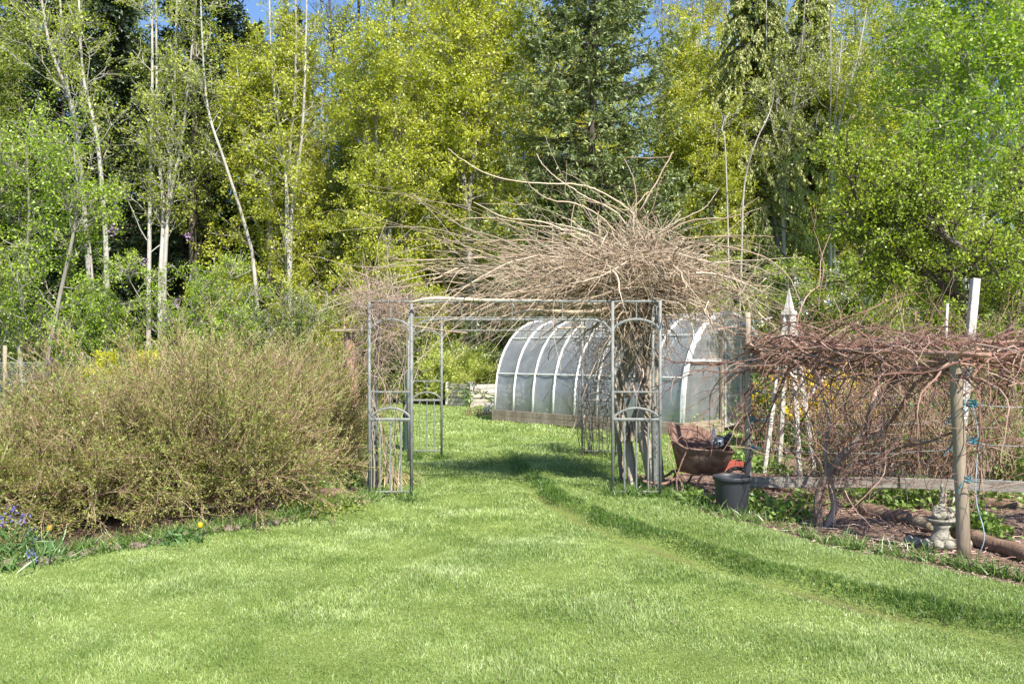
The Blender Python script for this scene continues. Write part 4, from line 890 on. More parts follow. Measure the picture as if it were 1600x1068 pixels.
# ---------------------------------------------------------------- small planting
g = G()
for k in range(170):          # strap leaves, a fountain of tan and green blades
    a = R.uniform(0, 6.28); l = R.uniform(.5, .95); p = np.array([[.06*math.cos(a), .06*math.sin(a), 0]]); S = grow(p, np.array([[math.cos(a)*.7, math.sin(a)*.7, 1.1]]), l, 9, .05, -3.2)[0]
    wv = norm(np.cross(S[1]-S[0], [0, 0, 1.])); ww = .012*np.array([.8, 1, 1, 1, 1, .9, .8, .6, .4, .1]); S[:, 2] = np.maximum(S[:, 2], .02)
    V = np.concatenate([S-wv*ww[:, None], S+wv*ww[:, None]]); i = np.arange(9); g.add(V, np.stack([i, i+1, i+11, i+10], -1), R.random())
o = g.build('strap_leaf_plant', M['strap']); o.location = tuple(gd(548, 742)); tag(o, 'fountain of tan and green strap leaves left of the near left trellis', 'plant', 'strap leaf plants')
o2 = o.copy(); C.objects.link(o2); o2.location = tuple(gd(608, 755)); o2.rotation_euler = (0, 0, 2); o2.scale = (.75, .75, 1.); tag(o2, 'strap leaf plant seen through the near left trellis panel', 'plant', 'strap leaf plants')
clump('ground_cover', gd(505, 795)+[0, 0, 0], 900, .45, .14, .045, 'midgreen', 'dark green ground cover in the shade at the right end of the shrub bed', 'ground cover', None, False)
clump('ground_cover', gd(600, 780), 380, .22, .16, .05, 'weed', 'yellowish foliage at the foot of the near left trellis', 'plant', None)
clump('dry_plant', gd(556, 790), 200, .15, .14, .05, 'strap', 'reddish dry stalks beside the foot of the near left trellis', 'plant')
def flower(px, py, mat, label, cat, h, group=None, bulbs=1):
    c = gd(px, py); c[2] = hz(c[0], c[1]); root = empty(cat, c, label, cat, group)
    g = G(); n = 9; S = grow(R.normal(size=(n, 3))*[.02, .02, 0], np.column_stack([R.normal(size=(n, 2))*.4, np.ones(n)]), h*R.uniform(.6, 1, n), 5, .08, -.6); g.tubes(S, taper(n, 6, .006, .001), 4); g.tube([(0, 0, 0), (.005, .004, h*.6), (0, 0, h)], .0035, 5); g.build('stem', M['bulb'], root)
    g = G()
    if bulbs == 1: 
        for k in range(6): a = k*1.047; g.blob((.010*math.cos(a), .010*math.sin(a), h+.018), (.011, .011, .023), .05, 8, 6)
    else: 
        n = 34; g.leaves(np.column_stack([R.normal(size=(n, 2))*.022, h-.08+R.random(n)*.11]), .024, .7, .1)
    g.build('petal', M[mat], root)
flower(77, 868, 'flower_orange', 'orange tulip at the front of the bed near the left edge', 'tulip', .18, 'tulips in the shrub bed')
flower(313, 852, 'flower_yellow', 'yellow tulip under the dark hollow of the big shrub', 'tulip', .14, 'tulips in the shrub bed')
for k, (px, py, h, lab) in enumerate([(3, 880, .32, 'bluebell spike at the extreme left edge of the bed'), (36, 872, .30, 'tallest bluebell spike between the left edge and the orange tulip'), (48, 876, .2, 'small bluebell just left of the orange tulip'), (52, 889, .10, 'low bluebell beside the edging stones'), (18, 868, .34, 'bluebell rising behind the leaves at the left edge')]):
    flower(px, py, 'flower_blue', lab, 'bluebell', h, 'bluebells at the left edge', 0)
clump('bulb_leaves', gd(25, 882), 0+320, .35, .22, .16, 'bulb', 'grey green bulb leaves round the bluebells', 'plant', None, False, -.2, .1)
clump('bulb_leaves', gd(275, 850), 160, .2, .12, .09, 'bulb', 'blue green leaves beside the yellow tulip', 'plant', None, False, 0, .25)
for k, (px, py, n, sx, h, lab) in enumerate([(1085, 792, 260, .28, .2, 'broad leaved weeds left of the black pot'), (1186, 800, 300, .26, .24, 'weeds right of the black pot'), (1235, 812, 260, .25, .22, 'weeds between the pot and the vine trunk'), (1255, 790, 220, .25, .2, 'weeds under the rail left of the vine trunk'),
        (1385, 790, 420, .4, .25, 'low green plants behind the short log'), (1440, 790, 520, .35, .36, 'bushy green plant left of the statue'), (1330, 775, 260, .3, .25, 'green plants just right of the vine trunk'), (1532, 838, 360, .22, .3, 'leafy green plant right of the near post'), (1560, 790, 300, .35, .3, 'green plants behind the long log'), (1205, 742, 300, .3, .25, 'green weeds at the foot of the obelisk'),
        (1590, 762, 420, .3, .5, 'bright green plant at the right edge behind the rail'), (1300, 740, 420, .45, .3, 'green clump behind the rail right of the obelisk'), (1160, 720, 240, .3, .2, 'weeds beside the red board'), (1075, 775, 130, .13, .16, 'yellow green weed under the wheelbarrow')]):
    clump('weed', gd(px, py), n, sx, h, .06, 'weed', lab, 'weed', 'weeds in the garden bed', True, .6, .7)

def thicket(c, n, sx, sy, h, mat, label, leafn=0):
    g = G(); P0 = np.array(c)+np.column_stack([R.uniform(-sx, sx, n), R.uniform(-sy, sy, n), np.zeros(n)]); S = grow(P0, np.column_stack([R.normal(size=(n, 2))*.16, np.ones(n)]), h*R.uniform(.55, 1.1, n), 9, .07, R.uniform(-.8, .3, n)); g.tubes(S, taper(n, 10, R.uniform(.004, .0075, n), .002), 5)
    P2, T2, _ = along(S, 3, .3, 1); S2 = grow(P2, side(T2, .7), R.uniform(.1, .35, len(P2)), 5, .15); g.tubes(S2, taper(len(S2), 6, .0025, .001), 3)
    root = g.build('cane', M['cane'] if mat is None else M[mat], origin=np.array(c)); root.name = 'berry_canes'
    if leafn:
        P3, T3, _ = along(S, leafn, .25, 1); l = G(); l.leaves(P3+R.normal(size=P3.shape)*.05, .055, .65, .4); l.build('foliage', M['weed'], root, origin=np.array(c))
    return tag(root, label, 'berry canes')
thicket((4.15, 10.0, 0), 250, .42, .35, 1.45, None, 'dense dry tan berry canes standing behind the rail right of the vine trunk', 2)
thicket((4.95, 10.0, 0), 240, .4, .4, 1.5, None, 'dry berry canes behind the leaning white topped post', 2)
thicket((6.0, 10.3, 0), 150, .6, .4, 1.4, None, 'leafier berry canes at the right edge of the garden', 7)
thicket((3.9, 12.9, 0), 40, .4, .3, 1.1, 'redcane', 'thin reddish canes around the obelisk', 2)

# ---------------------------------------------------------------- big twiggy spirea shrubs in the left bed
def shrub(name, c, r, h, n, label, cat='shrub', group=None, leaf='shrubleaf', twig='twig', lf=.023, nt=20, nl=17, ry=None, flat=.75):
    c = np.array(c, float); ry = ry or r
    az = R.uniform(0, 2*np.pi, n); ct = R.random(n)**.9; el = np.arcsin(np.clip(ct, .03, 1))
    tip = np.stack([np.cos(az)*np.cos(el)*r, np.sin(az)*np.cos(el)*ry, np.sin(el)**flat*h], -1)
    k_ = 1+.15*np.sin(az*4+c[0]*3)*np.cos(el*4)+.10*np.sin(az*9+el*7)+.08*R.normal(size=n)
    tip = tip*k_[:, None]; tip[:, 2] = np.maximum(tip[:, 2], .06)
    b = np.column_stack([tip[:, :2]*.25+R.normal(size=(n, 2))*r*.1, np.zeros(n)])
    t = np.linspace(0, 1, 11)[None, :, None]
    midp = (b+tip)/2; midp[:, 2] += .22*h*np.cos(el); S = (1-t)**2*b[:, None]+2*t*(1-t)*midp[:, None]+t*t*tip[:, None]
    S[:, 1:] += np.cumsum(R.normal(size=(n, 10, 3))*.008, axis=1)
    g = G(); g.tubes(S, taper(n, 11, .008, .002), 4)
    P1, T1, tt = along(S, nt, .42, 1.02); L = R.uniform(.10, .34, len(P1)); S1 = grow(P1, side(T1, .75)+[0, 0, .25], L, 5, .16, .3); g.tubes(S1, taper(len(S1), 6, .0028, .001), 3)
    root = empty(name, c, label, cat, group)
    g.build('twig', M[twig], root)
    l = G(); P2, T2, _ = along(S1, nl, .1, 1.05); keep = R.random(len(P2)) < .72+.3*np.sin(P2[:, 0]*5.1+P2[:, 2]*6)*np.sin(P2[:, 1]*4+P2[:, 2]*3)
    l.leaves(P2[keep]+R.normal(size=(keep.sum(), 3))*.009, lf, .45, .2, axis=T2[keep]*1.0); l.build('foliage', M[leaf], root)
    return root
SG = 'twiggy shrubs in the left bed'
shrub('twiggy_shrub', (-4.45, 8.0, 0), 1.5, 1.22, 500, 'broad olive brown twiggy shrub behind the orange tulip', group=SG)
shrub('twiggy_shrub', (-3.25, 8.6, 0), 1.5, 1.68, 560, 'tallest olive brown twiggy shrub above the dark hollow and yellow tulip', group=SG)
shrub('twiggy_shrub', (-2.75, 10.95, 0), 1.1, 1.58, 300, 'brownish twiggy shrub next to the strap leaves and the log post', group=SG)
shrub('twiggy_shrub', (-5.3, 7.45, 0), 1.25, .82, 340, 'lower twiggy shrub cut by the left edge of the view', group=SG)
shrub('twiggy_shrub', (-4.6, 10.6, 0), 1.1, 1.35, 240, 'twiggy shrub rising behind the two broad shrubs', group=SG)

# ---------------------------------------------------------------- trees
def base_tubes(stems, r0, r1):
    return [spline(np.array(s_, float), np.linspace(r0, r1, len(s_)), 4) for s_ in stems]
def deciduous(name, label, group, stems, r0, leaf, bark, nlimb=26, limbL=2.6, nbr=5, ntw=6, nl=9, lf=.10, t0=.15, up=.25, ang=1.0, droop=.25, cat='tree', clump_=.07, parent_loc=None, tipr=.25, fullness=1.):
    """stems: list of point lists (local coordinates, metres)"""
    root = empty(name, parent_loc if parent_loc is not None else (0, 0, 0), label, cat, group)
    g = G(); l = G(); lim = []
    for s_ in stems:
        P, rr = spline(np.array(s_, float), np.linspace(r0, r0*tipr, len(s_)), 5); g.tube(P, rr, 8, cap=False)
        q, T, t = along(P[None], nlimb, t0, 1.); h = T
        Ls = limbL*(1.15-.75*((t-t0)/(1-t0)))*R.uniform(.6, 1.15, nlimb)
        S = grow(q, side(T, ang*R.uniform(.7, 1.2, nlimb)), Ls, 8, .14, up); g.tubes(S, taper(nlimb, 9, r0*.26*(1.15-.7*t), .008), 5); lim.append(S)
    S = np.concatenate(lim); P1, T1, t1 = along(S, nbr, .25, 1.); S1 = grow(P1, side(T1, .8), limbL*.42*R.uniform(.5, 1.2, len(P1)), 6, .18, up*.5); g.tubes(S1, taper(len(S1), 7, .014, .005), 4)
    P2, T2, _ = along(S1, ntw, .2, 1.); S2 = grow(P2, side(T2, .8), limbL*.2*R.uniform(.5, 1.3, len(P2)), 4, .2, -droop); g.tubes(S2, taper(len(S2), 5, .006, .003), 3)
    P3, T3, _ = along(S2, nl, .2, 1.1); P3 = P3+R.normal(size=P3.shape)*clump_
    l.leaves(P3, lf, .6, .45, droop=droop)
    g.build('trunk', M[bark], root, smoothf=False); l.build('crown', M[leaf], root); return root
def straight(h, lean=0., n=6, wob=.12, x=0., y=0.):
    t = np.linspace(0, 1, n); P = np.column_stack([x+lean*t+R.normal(size=n)*wob*(t > 0), y+R.normal(size=n)*wob*(t > 0), h*t]); return P
def put(o, px, D, rz=0, s=1., label=None, group=None, sz=None):
    o.location = ((px-800)/F*D, D, 0); o.rotation_euler = (0, 0, rz); o.scale = (s, s, sz or s)
    if label: o['label'] = label
    if group: o['group'] = group
    return o

GW = 'tall trees of the wood behind the garden'
# yellow green maples: three prototypes, copied
def maple(leaf, h, n, L, lf=.108, **k): return deciduous('maple_tree', 'x', GW, [straight(h, .3), straight(h*.9, -.8, x=.2)], .15, leaf, 'bark', nlimb=n, limbL=L, lf=lf, t0=.08, **k)
mA = maple('maple', 20, 50, 3.6, nbr=6, ntw=6, nl=17)
mB = maple('maple', 15, 42, 3.2, nbr=6, ntw=6, nl=17)
mC = maple('maple2', 19, 40, 3.2, nbr=6, ntw=5, nl=14)
mD = maple('midgreen', 14, 42, 3.1, nbr=6, ntw=6, nl=15)
put(mA, 640, 33, 0, 1, 'tall yellow green maple left of the dark fir, filling the middle of the wood')
put(mB, 735, 29, 1, 1, 'yellow green maple directly left of the dark fir')
put(mC, 1205, 43, 0, 1.1, 'golden yellow maple top above the cedar right of the fir')
put(mD, 235, 42, 0, .95, 'mid green tree behind the pale alder stems on the left')
def cp(src, px, D, rz, s, label, sz=None): c = copy_tree(src); put(c, px, D, rz, s, label, sz=sz); return c
cp(mA, 510, 36, 2.1, .74, 'yellow green maple behind the white birch on the left')
cp(mA, 770, 38, 4., 1.05, 'tallest yellow green maple rising behind the left side of the fir')
cp(mB, 600, 28, 3.3, .8, 'shorter yellow green maple in front of the wood above the arbor top')
cp(mB, 420, 30, 5, .85, 'yellow green maple just behind the leaning white trunk')
cp(mC, 860, 44, 2, 1.05, 'golden treetop showing left of the fir top')
cp(mC, 1090, 42, 3.5, 1.08, 'golden green tree right behind the fir top')
cp(mD, 40, 39, 2, 1.15, 'mid green tree at the far left behind the alders')
cp(mD, 1130, 33, 1., .75, 'mid green low tree between the fir and the cedar')
cp(mD, -80, 31, 4, 1.1, 'mid green tree cut by the left edge of the view')
cp(mB, 690, 34, 4.2, .62, 'small light green maple behind the round mound')
cp(mD, 1420, 36, 5, 1.1, 'mid green tree behind the orchard tree on the right')
cp(mA, 1340, 40, 3, 1., 'yellow green maple behind the bare birch stems on the right')
cp(mD, 1640, 33, 2.5, 1.2, 'mid green tree cut by the right edge of the view')
cp(mD, 560, 31, 1.6, .68, 'low mid green tree behind the log post')
cp(mD, 860, 31, 2.6, .6, 'low mid green tree behind the greenhouse')

cp(mB, 1108, 30.5, 1.9, .72, 'light green tree filling the gap between the fir boughs and the cedar')
cp(mD, 335, 36, 1.2, .85, 'mid green tree glimpsed between the forked alder and the leaning trunk')
cp(mB, 1345, 33, 2.2, .85, 'light green tree behind the sparse birch stems and the orchard tree')
cp(mA, 930, 46, 5, 1.1, 'yellow green treetop directly behind the fir')
cp(mB, 1080, 35, .5, 1.0, 'yellow green tree filling between the fir and the cedar')
cp(mC, 1290, 47, 1, 1.15, 'golden treetop furthest back above the sparse birches')
cp(mD, 170, 41, 4, 1.35, 'mid green treetop behind the left alders')
cp(mA, 690, 45, 2.6, 1.1, 'yellow green treetop furthest back left of the fir')
cp(mA, 1440, 46, .4, 1.1, 'yellow green treetop behind the right of the orchard tree')

# hand placed trunks (photo positions at each tree's own distance)
def world_stems(pxs, D, y0=0):
    out = []
    for s_ in pxs: out.append([np.array(at(a, b, D+R.normal()*.25)) for a, b in s_])
    b0 = out[0][0].copy(); b0[2] = 0
    return [[p-b0 for p in s_] for s_ in out], b0
def photo_tree(name, label, pxs, D, r0, leaf, bark, group=GW, **k):
    st, b0 = world_stems(pxs, D); return deciduous(name, label, group, st, r0, leaf, bark, parent_loc=b0, **k)
AL = dict(nlimb=17, limbL=2.1, nbr=4, ntw=5, nl=8, lf=.09, t0=.42, up=.35, ang=.8)
photo_tree('alder_tree', 'grey alder with four straight stems forking from one base on the left', [[(236, 655), (232, 560), (234, 330), (238, 120), (235, -140)], [(252, 655), (250, 460), (255, 330), (246, 200), (243, -140)], [(256, 655), (254, 480), (262, 325), (272, 150), (280, -140)], [(258, 655), (256, 470), (264, 325), (288, 190), (312, -60)]], 29, .10, 'olive', 'palebark', **AL)
photo_tree('alder_tree', 'grey alder with three stems leaning left near the left edge', [[(150, 655), (146, 520), (140, 400), (122, 250), (100, 80), (85, -140)], [(146, 655), (140, 450), (118, 190), (75, 60), (48, -140)], [(168, 655), (166, 400), (152, 220), (128, 100), (120, -140)]], 28, .10, 'olive', 'palebark', **AL)
photo_tree('alder_tree', 'dark straight alder between the forked alder and the leaning trunk', [[(306, 655), (304, 480), (300, 320), (304, 180), (300, -140)]], 31, .19, 'olive', 'darkbark', nlimb=26, limbL=2.2, nbr=4, ntw=5, nl=8, lf=.085, t0=.35)
photo_tree('alder_tree', 'slender white trunk leaning left across the dark gap', [[(412, 655), (398, 430), (382, 350), (350, 250), (325, 170), (316, 60), (312, -60)]], 28.5, .075, 'olive', 'palebark', nlimb=20, limbL=1.8, nbr=4, ntw=4, nl=7, lf=.085, t0=.45)
photo_tree('birch_tree', 'white birch forking high between the leaning trunk and the maples', [[(455, 655), (450, 480), (448, 380), (445, 250), (425, 110), (418, -140)], [(455, 600), (452, 420), (450, 280), (462, 110), (460, -140)], [(452, 500), (456, 330), (474, 180), (482, -140)]], 29, .085, 'maple', 'palebark', nlimb=20, limbL=2.2, nbr=5, ntw=5, nl=10, lf=.095, t0=.3)
photo_tree('ash_tree', 'thin dark stemmed tree against the blue sky gap left of centre', [[(545, 655), (542, 400), (540, 190), (560, 60), (556, -140)], [(545, 500), (541, 200), (520, 80), (512, -60)]], 36, .14, 'olive', 'darkbark', nlimb=18, limbL=2.3, nbr=4, ntw=3, nl=4, lf=.08, t0=.5)
photo_tree('birch_tree', 'sparse pale stemmed tree directly right of the fir top', [[(1062, 655), (1055, 400), (1043, 200), (1036, 60), (1032, -140)], [(1080, 600), (1075, 300), (1088, 120), (1110, -60)], [(1085, 600), (1100, 300), (1130, 120), (1140, -100)]], 36, .085, 'olive', 'bark', nlimb=22, limbL=2.2, nbr=5, ntw=4, nl=6, lf=.085, t0=.5)
photo_tree('birch_tree', 'bare pale tree with twisting stems in front of the cedar', [[(1232, 655), (1226, 420), (1216, 250), (1200, 140), (1196, -100)], [(1230, 560), (1225, 330), (1232, 220), (1250, 100), (1262, -60)], [(1222, 420), (1205, 300), (1212, 200), (1215, 100)]], 30, .075, 'olive', 'palebark', nlimb=14, limbL=1.9, nbr=4, ntw=4, nl=5, lf=.09, t0=.4)
photo_tree('birch_tree', 'sparse pale birch with thin upright stems left of the orchard tree', [[(1300, 655), (1298, 400), (1302, 230), (1312, 100), (1330, -100)], [(1298, 500), (1296, 280), (1298, 120), (1296, -100)], [(1304, 500), (1306, 230), (1340, 90), (1360, -20)]], 29, .05, 'olive', 'palebark', nlimb=16, limbL=1.8, nbr=4, ntw=4, nl=6, lf=.09, t0=.45)
photo_tree('snag', 'bent white dead stem leaning in front of the cedar', [[(1150, 655), (1158, 420), (1163, 290), (1180, 225), (1206, 165), (1214, 90)]], 26.5, .04, 'olive', 'palebark', nlimb=6, limbL=.9, nbr=2, ntw=1, nl=1, lf=.05, t0=.5)
photo_tree('snag', 'short curved white dead branch left of the cedar', [[(1140, 655), (1138, 400), (1133, 230), (1128, 200), (1140, 175)]], 27.5, .04, 'olive', 'palebark', nlimb=5, limbL=.8, nbr=2, ntw=1, nl=1, lf=.05, t0=.6)
photo_tree('cottonwood_tree', 'tall bright green tree with pale trunk at the top right', [[(1500, 655), (1510, 400), (1518, 200), (1528, 60), (1526, -160)], [(1505, 560), (1545, 250), (1575, 60), (1590, -120)]], 24, .12, 'green', 'palebark', nlimb=50, limbL=3.2, nbr=7, ntw=6, nl=11, lf=.11, t0=.25)
photo_tree('orchard_tree', 'leafy orchard tree with dark spreading branches behind the trellis', [[(1590, 640), (1560, 560), (1520, 520), (1490, 440), (1470, 330), (1440, 240)], [(1560, 560), (1590, 480), (1620, 380), (1600, 260)], [(1620, 500), (1560, 450), (1500, 425), (1440, 424), (1380, 430)], [(1520, 400), (1480, 370), (1440, 340), (1400, 300)], [(1500, 470), (1420, 400), (1350, 330), (1320, 260)]], 15, .07, 'plum', 'darkbark', None, nlimb=26, limbL=1.25, nbr=5, ntw=6, nl=9, lf=.058, t0=.15, up=.35, clump_=.045)
photo_tree('shrub_tree', 'bright green young tree with small leaves at the left edge', [[(40, 660), (30, 500), (45, 350), (40, 210)], [(0, 660), (-20, 450), (-10, 260)], [(60, 640), (90, 480), (120, 330), (115, 230)]], 22, .07, 'green', 'bark', None, nlimb=30, limbL=1.8, nbr=5, ntw=6, nl=9, lf=.075, t0=.12)

# lilacs and other tall shrubs along the fence
LG = 'tall shrubs along the back fence'
def bush(name, label, px, D, h, w_, leaf, n=9, lf=.06, group=LG, flowers=None, **k):
    st = [straight(h*R.uniform(.65, 1), R.normal()*w_*.45, 5, .08, x=R.normal()*.25, y=R.normal()*.25) for _ in range(n)]
    b0 = (float((px-800)/F*D), D, 0)
    o = deciduous(name, label, group, st, .035, leaf, 'bark', nlimb=15, limbL=w_*.42, nbr=4, ntw=5, nl=8, lf=lf, t0=.06, parent_loc=b0, cat='shrub', clump_=.05, up=.3, **k)
    if flowers:
        g = G()
        q = R.normal(size=(flowers[1], 3))*[w_*.4, w_*.4, h*.2]+[0, -w_*.2, h*.72]
        for p in q: g.leaves(p+R.normal(size=(26, 3))*[.05, .05, .06], .055, .85, .1)
        g.build('blossom', M[flowers[0]], o)
    return o
bush('lilac', 'lilac bush with a few pale mauve flowers below the forked alder', 290, 22, 4.4, 2.6, 'green', flowers=('flower_lilac', 4))
bush('lilac', 'lower lilac bush with mauve tips left of the forked alder', 175, 22.5, 3.4, 2.4, 'green', flowers=('flower_lilac', 4))
bush('hedge_shrub', 'dense green shrub above the chain link fence at the left edge', 40, 25, 2.9, 2.6, 'midgreen')
bush('hedge_shrub', 'mid green shrub in front of the white birch', 430, 24, 3.4, 2.6, 'midgreen')
bush('hedge_shrub', 'yellow green shrub between the birch and the log post', 500, 26, 3.8, 2.8, 'maple', lf=.07)
bush('hedge_shrub', 'green shrub in shade behind the fence left of the mound', 625, 27.5, 3.3, 2.6, 'midgreen', lf=.07)
bush('hedge_shrub', 'dark green shrub directly behind the round mound', 740, 31, 2.8, 3.0, 'midgreen', lf=.07)
bush('hedge_shrub', 'green shrub rising behind the far end of the greenhouse', 900, 27, 3.6, 3.0, 'green', lf=.07)
bush('hedge_shrub', 'green shrub behind the middle of the greenhouse', 1010, 25, 3.6, 2.8, 'midgreen', lf=.07)
bush('hedge_shrub', 'yellow green shrub behind the greenhouse door end', 1110, 23, 3.4, 2.4, 'maple', lf=.065)
bush('flowering_shrub', 'light green shrub with small white flowers right behind the obelisk', 1240, 19, 3.5, 2.6, 'plum', flowers=('flower_white', 7))
bush('flowering_shrub', 'light green shrub with scattered white flowers behind the middle of the trellis', 1370, 18.5, 3.5, 2.6, 'plum', flowers=('flower_white', 9))
bush('hedge_shrub', 'green shrub behind the berry canes below the orchard branches', 1490, 19, 2.8, 2.4, 'midgreen')
bush('hedge_shrub', 'green shrub at the right edge behind the trellis', 1590, 17, 2.6, 2.4, 'plum')
bush('hedge_shrub', 'low green shrub filling the gap right of the yellow azalea', 1420, 14.5, 1.5, 1.7, 'midgreen', n=7)
bush('azalea', 'bright yellow flowering azalea behind the trellis right of the obelisk', 1285, 13.2, 1.15, .8, 'weed', n=6, lf=.05, group=None, flowers=('flower_yellow', 120))
bush('azalea', 'small yellow flowering azalea behind the obelisk legs', 1215, 15, 1.1, .7, 'weed', n=5, lf=.05, group=None, flowers=('flower_yellow', 45))
bush('hedge_shrub', 'yellow tinted bush rising behind the twiggy shrubs at the fence', 195, 19, 1.6, .8, 'maple2', n=6)

# round mound
def mound():
    c = np.array([at(712, 0, 28)[0], 28., 0]); o = shrub('round_bush', c, 1.62, 1.75, 800, 'round light green mound shaped bush behind the board raised bed', 'bush', None, 'mound', 'twig', .055, 16, 15, flat=.6); o.name = 'round_bush'
mound()

# ---------------------------------------------------------------- conifers
def conifer(name, label, h, r_base, leaf, nwh, per, lf, asp, zb=.4, droop=-.35, trunk_r=.2, group=GW, sub=9, need=9, power=.9, cedar=False):
    root = empty(name, (0, 0, 0), label, 'tree', group); g = G(); l = G()
    g.tube(straight(h, 0, 8, .04), np.linspace(trunk_r, .02, 8), 8, cap=False)
    z = zb+(h-zb)*(np.linspace(0, .985, nwh)); z = np.repeat(z, per)+R.normal(size=nwh*per)*.12; n = len(z)
    f = np.clip(1-(z-zb)/(h-zb), 0.02, 1)**power; az = R.uniform(0, 2*np.pi, n); L = r_base*f*R.uniform(.7, 1.12, n)+.15
    el = .25-.35*f if not cedar else .1*np.ones(n)
    d = np.stack([np.cos(az)*np.cos(el), np.sin(az)*np.cos(el), np.sin(el)], -1)
    S = grow(np.column_stack([np.zeros((n, 2)), z]), d, L, 9, .05, droop if cedar else -.1+.35*(1-f)); S[:, 5:, 2] += (np.array([.01, .02, .05, .09, .14])*L[:, None]) if not cedar else 0
    g.tubes(S, taper(n, 10, .012+.03*f, .006), 5)
    P1, T1, t1 = along(S, sub, .15, 1.); sd = side(T1, 1.0, .85); S1 = grow(P1, sd+[0, 0, -.1 if not cedar else -.5], (.16+.42*(1-t1)*0+.26*np.repeat(L, sub)*.32)*R.uniform(.6, 1.2, len(P1)), 5, .08, -.1 if not cedar else -1.2); g.tubes(S1, taper(len(S1), 6, .006, .003), 3)
    S1 = np.concatenate([S1, S1[:0]])
    P2, T2, _ = along(S1, need, 0, 1.05); rr = R.random(len(P2)); l.leaves(P2, lf, asp, .5, axis=norm(side(T2, .65, .6)), droop=.15 if not cedar else .9)
    P3, T3, _ = along(S, need*2, .12, 1.02); l.leaves(P3, lf, asp, .5, axis=norm(side(T3, .6, .6)), droop=.1 if not cedar else .9)
    g.build('trunk', M['darkbark'], root); l.build('crown', M[leaf], root); return root
fir = conifer('fir_tree', 'large dark blue green fir standing alone behind the arbor in the middle of the view', 21, 4.7, 'fir', 62, 9, .15, .34, .5, trunk_r=.18, sub=16, need=12, group=None)
put(fir, 925, 27)
ced = conifer('cedar_tree', 'olive green cedar with drooping sprays right of the fir', 15, 3.7, 'cedar', 56, 9, .11, .42, .4, -1.2, .15, GW, 15, 16, .7, True)
put(ced, 1180, 31, 0, 1.15)
c2 = cp(ced, 1265, 35, 2, 1.2, 'second olive cedar behind the bare twisting stems')
dk = conifer('spruce_tree', 'dark spruce filling the gap behind the forked alder', 21, 4.0, 'darkcon', 46, 8, .26, .34, .3, trunk_r=.2, sub=10, need=8, power=.7)
put(dk, 170, 38, 0, 1)
for px, D, rz, s_, lab in [(340, 37, 1, .95, 'dark spruce behind the leaning white trunk'), (30, 41, 2, 1.05, 'dark spruce behind the trees at the far left'), (455, 42, 3, .9, 'dark spruce behind the white birch'), (-130, 36, 1.5, 1.1, 'dark spruce beyond the left edge'), (600, 45, 3, .72, 'dark spruce behind the middle maples'), (1050, 41, 4, .7, 'dark spruce low behind the right of the fir'), (1340, 46, 5, .72, 'dark spruce behind the sparse birches'), (1480, 41, 2, .85, 'dark spruce behind the cottonwood'), (1620, 43, 3, .9, 'dark spruce at the far right'), (760, 46, 2, .75, 'dark spruce behind the left of the fir'), (1180, 47, 1, .8, 'dark spruce behind the cedar')]:
    cp(dk, px, D, rz, s_, lab)
cp(dk, 100, 33.5, 2.2, .8, 'nearest dark spruce behind the three stemmed alder'); cp(dk, 285, 33.5, .7, .85, 'nearest dark spruce between the forked alder and leaning trunk'); cp(dk, 395, 33, 2.9, .7, 'lower dark spruce behind the foot of the leaning trunk')
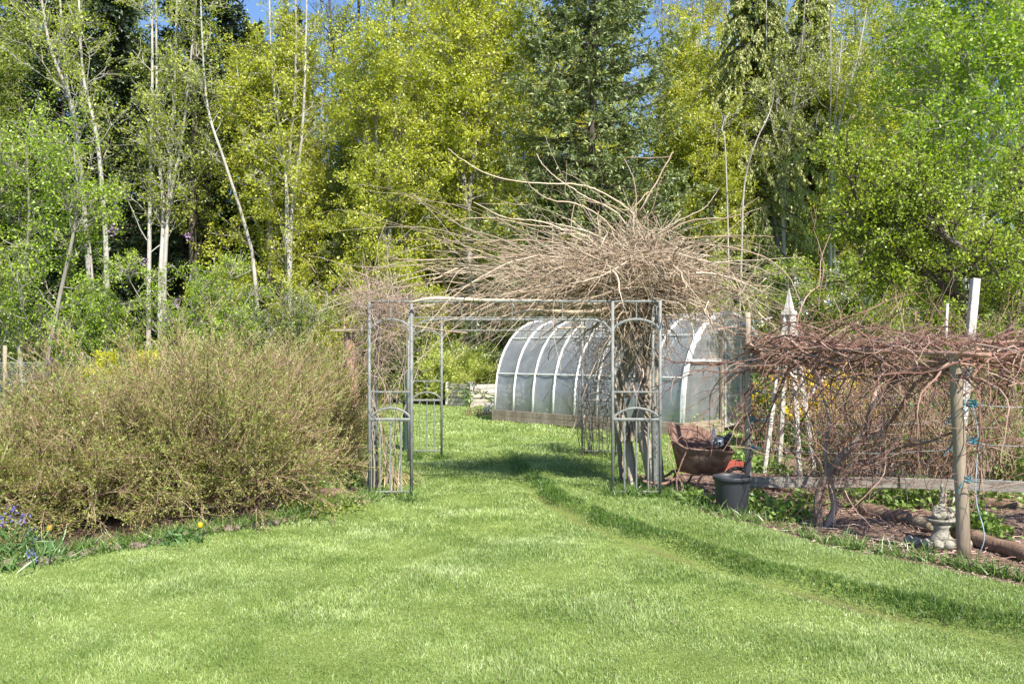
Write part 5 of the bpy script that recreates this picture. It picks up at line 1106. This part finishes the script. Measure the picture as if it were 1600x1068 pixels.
# far wood beyond, reads as one mass
def farwood():
    g = G(); n = 60000
    x = R.uniform(-45, 45, n); top = 10.5+2.2*np.sin(x*.35)+1.5*np.sin(x*.9+1)+.8*np.sin(x*2.3); z = top*R.random(n)**.75; y = R.uniform(48, 58, n)+2*np.sin(x*.6)
    g.leaves(np.column_stack([x, y, z]), .62, .7, .3)
    m = 260; P0 = np.column_stack([R.uniform(-45, 45, m), R.uniform(49, 57, m), np.zeros(m)]); g.tubes(grow(P0, np.array([[0, 0, 1.]]*m), R.uniform(6, 10, m), 5, .03), .12, 5)
    tag(g.build('far_wood', M['midgreen']), 'far green wood seen in the gaps between the tree trunks', 'woods', kind='stuff')
farwood()
# understorey below the trees
def under():
    g = G(); n = 34000; x = R.uniform(-26, 26, n); y = R.uniform(27.5, 36, n); h = .9+.5*np.sin(x*1.1)+.4*np.sin(x*2.7+y); z = np.maximum(.02, h*R.random(n)**.8*1.2)
    k = ~((np.abs(x+1.9) < 2) & (y < 30)); g.leaves(np.column_stack([x, y, z])[k], .2, .7, .6)
    tag(g.build('undergrowth', M['midgreen']), 'low leafy undergrowth along the foot of the wood', 'undergrowth', kind='stuff')
under()

# ---------------------------------------------------------------- chain link fence
def fence():
    A = np.array([at(-60, 0, 20)[0], 20., 0]); B = np.array([at(820, 0, 31.5)[0], 31.5, 0]); L = np.linalg.norm(B-A); ax = (B-A)/L; h = 1.42
    root = empty('chain_link_fence', (A+B)/2, 'low chain link fence on wooden posts along the foot of the wood', 'fence'); O = np.array(root.location)
    g = G(); p = .075; n = int(L/p)
    for sgn in (1, -1):
        s0 = np.arange(-int(h/p), n)*p if sgn > 0 else np.arange(0, n+int(h/p))*p
        a0 = np.clip(s0, 0, L); a1 = np.clip(s0+sgn*h, 0, L); z0 = np.abs(a0-s0); z1 = h-np.abs(s0+sgn*h-a1); k = z1 > z0+.01
        P = np.stack([A+ax*a0[k, None]+np.array([0, 0, 1])*z0[k, None], A+ax*a1[k, None]+np.array([0, 0, 1])*z1[k, None]], 1); P[:, :, 1] += .004*sgn; g.tubes(P, .0042, 3)
    g.build('mesh', M['wire'], root, origin=O)
    G().tube([A+[0, 0, h], B+[0, 0, h]], .008, 5).build('top_wire', M['wire'], root, origin=O)
    for px in (8, 130, 245, 370, 508, 629, 683, 790):
        k = (px-800)/F; t = (k*A[1]-A[0])/((B-A)[0]-k*(B-A)[1]); q = A+(B-A)*t+[0, -.06, 0]; hh = R.uniform(1.62, 1.85)
        G().tube([q, q+[R.normal()*.02, 0, hh/2], q+[R.normal()*.03, 0, hh]], [.05, .047, .045], 9).build('post', M['wood'], root, smoothf=True, origin=O)
fence()
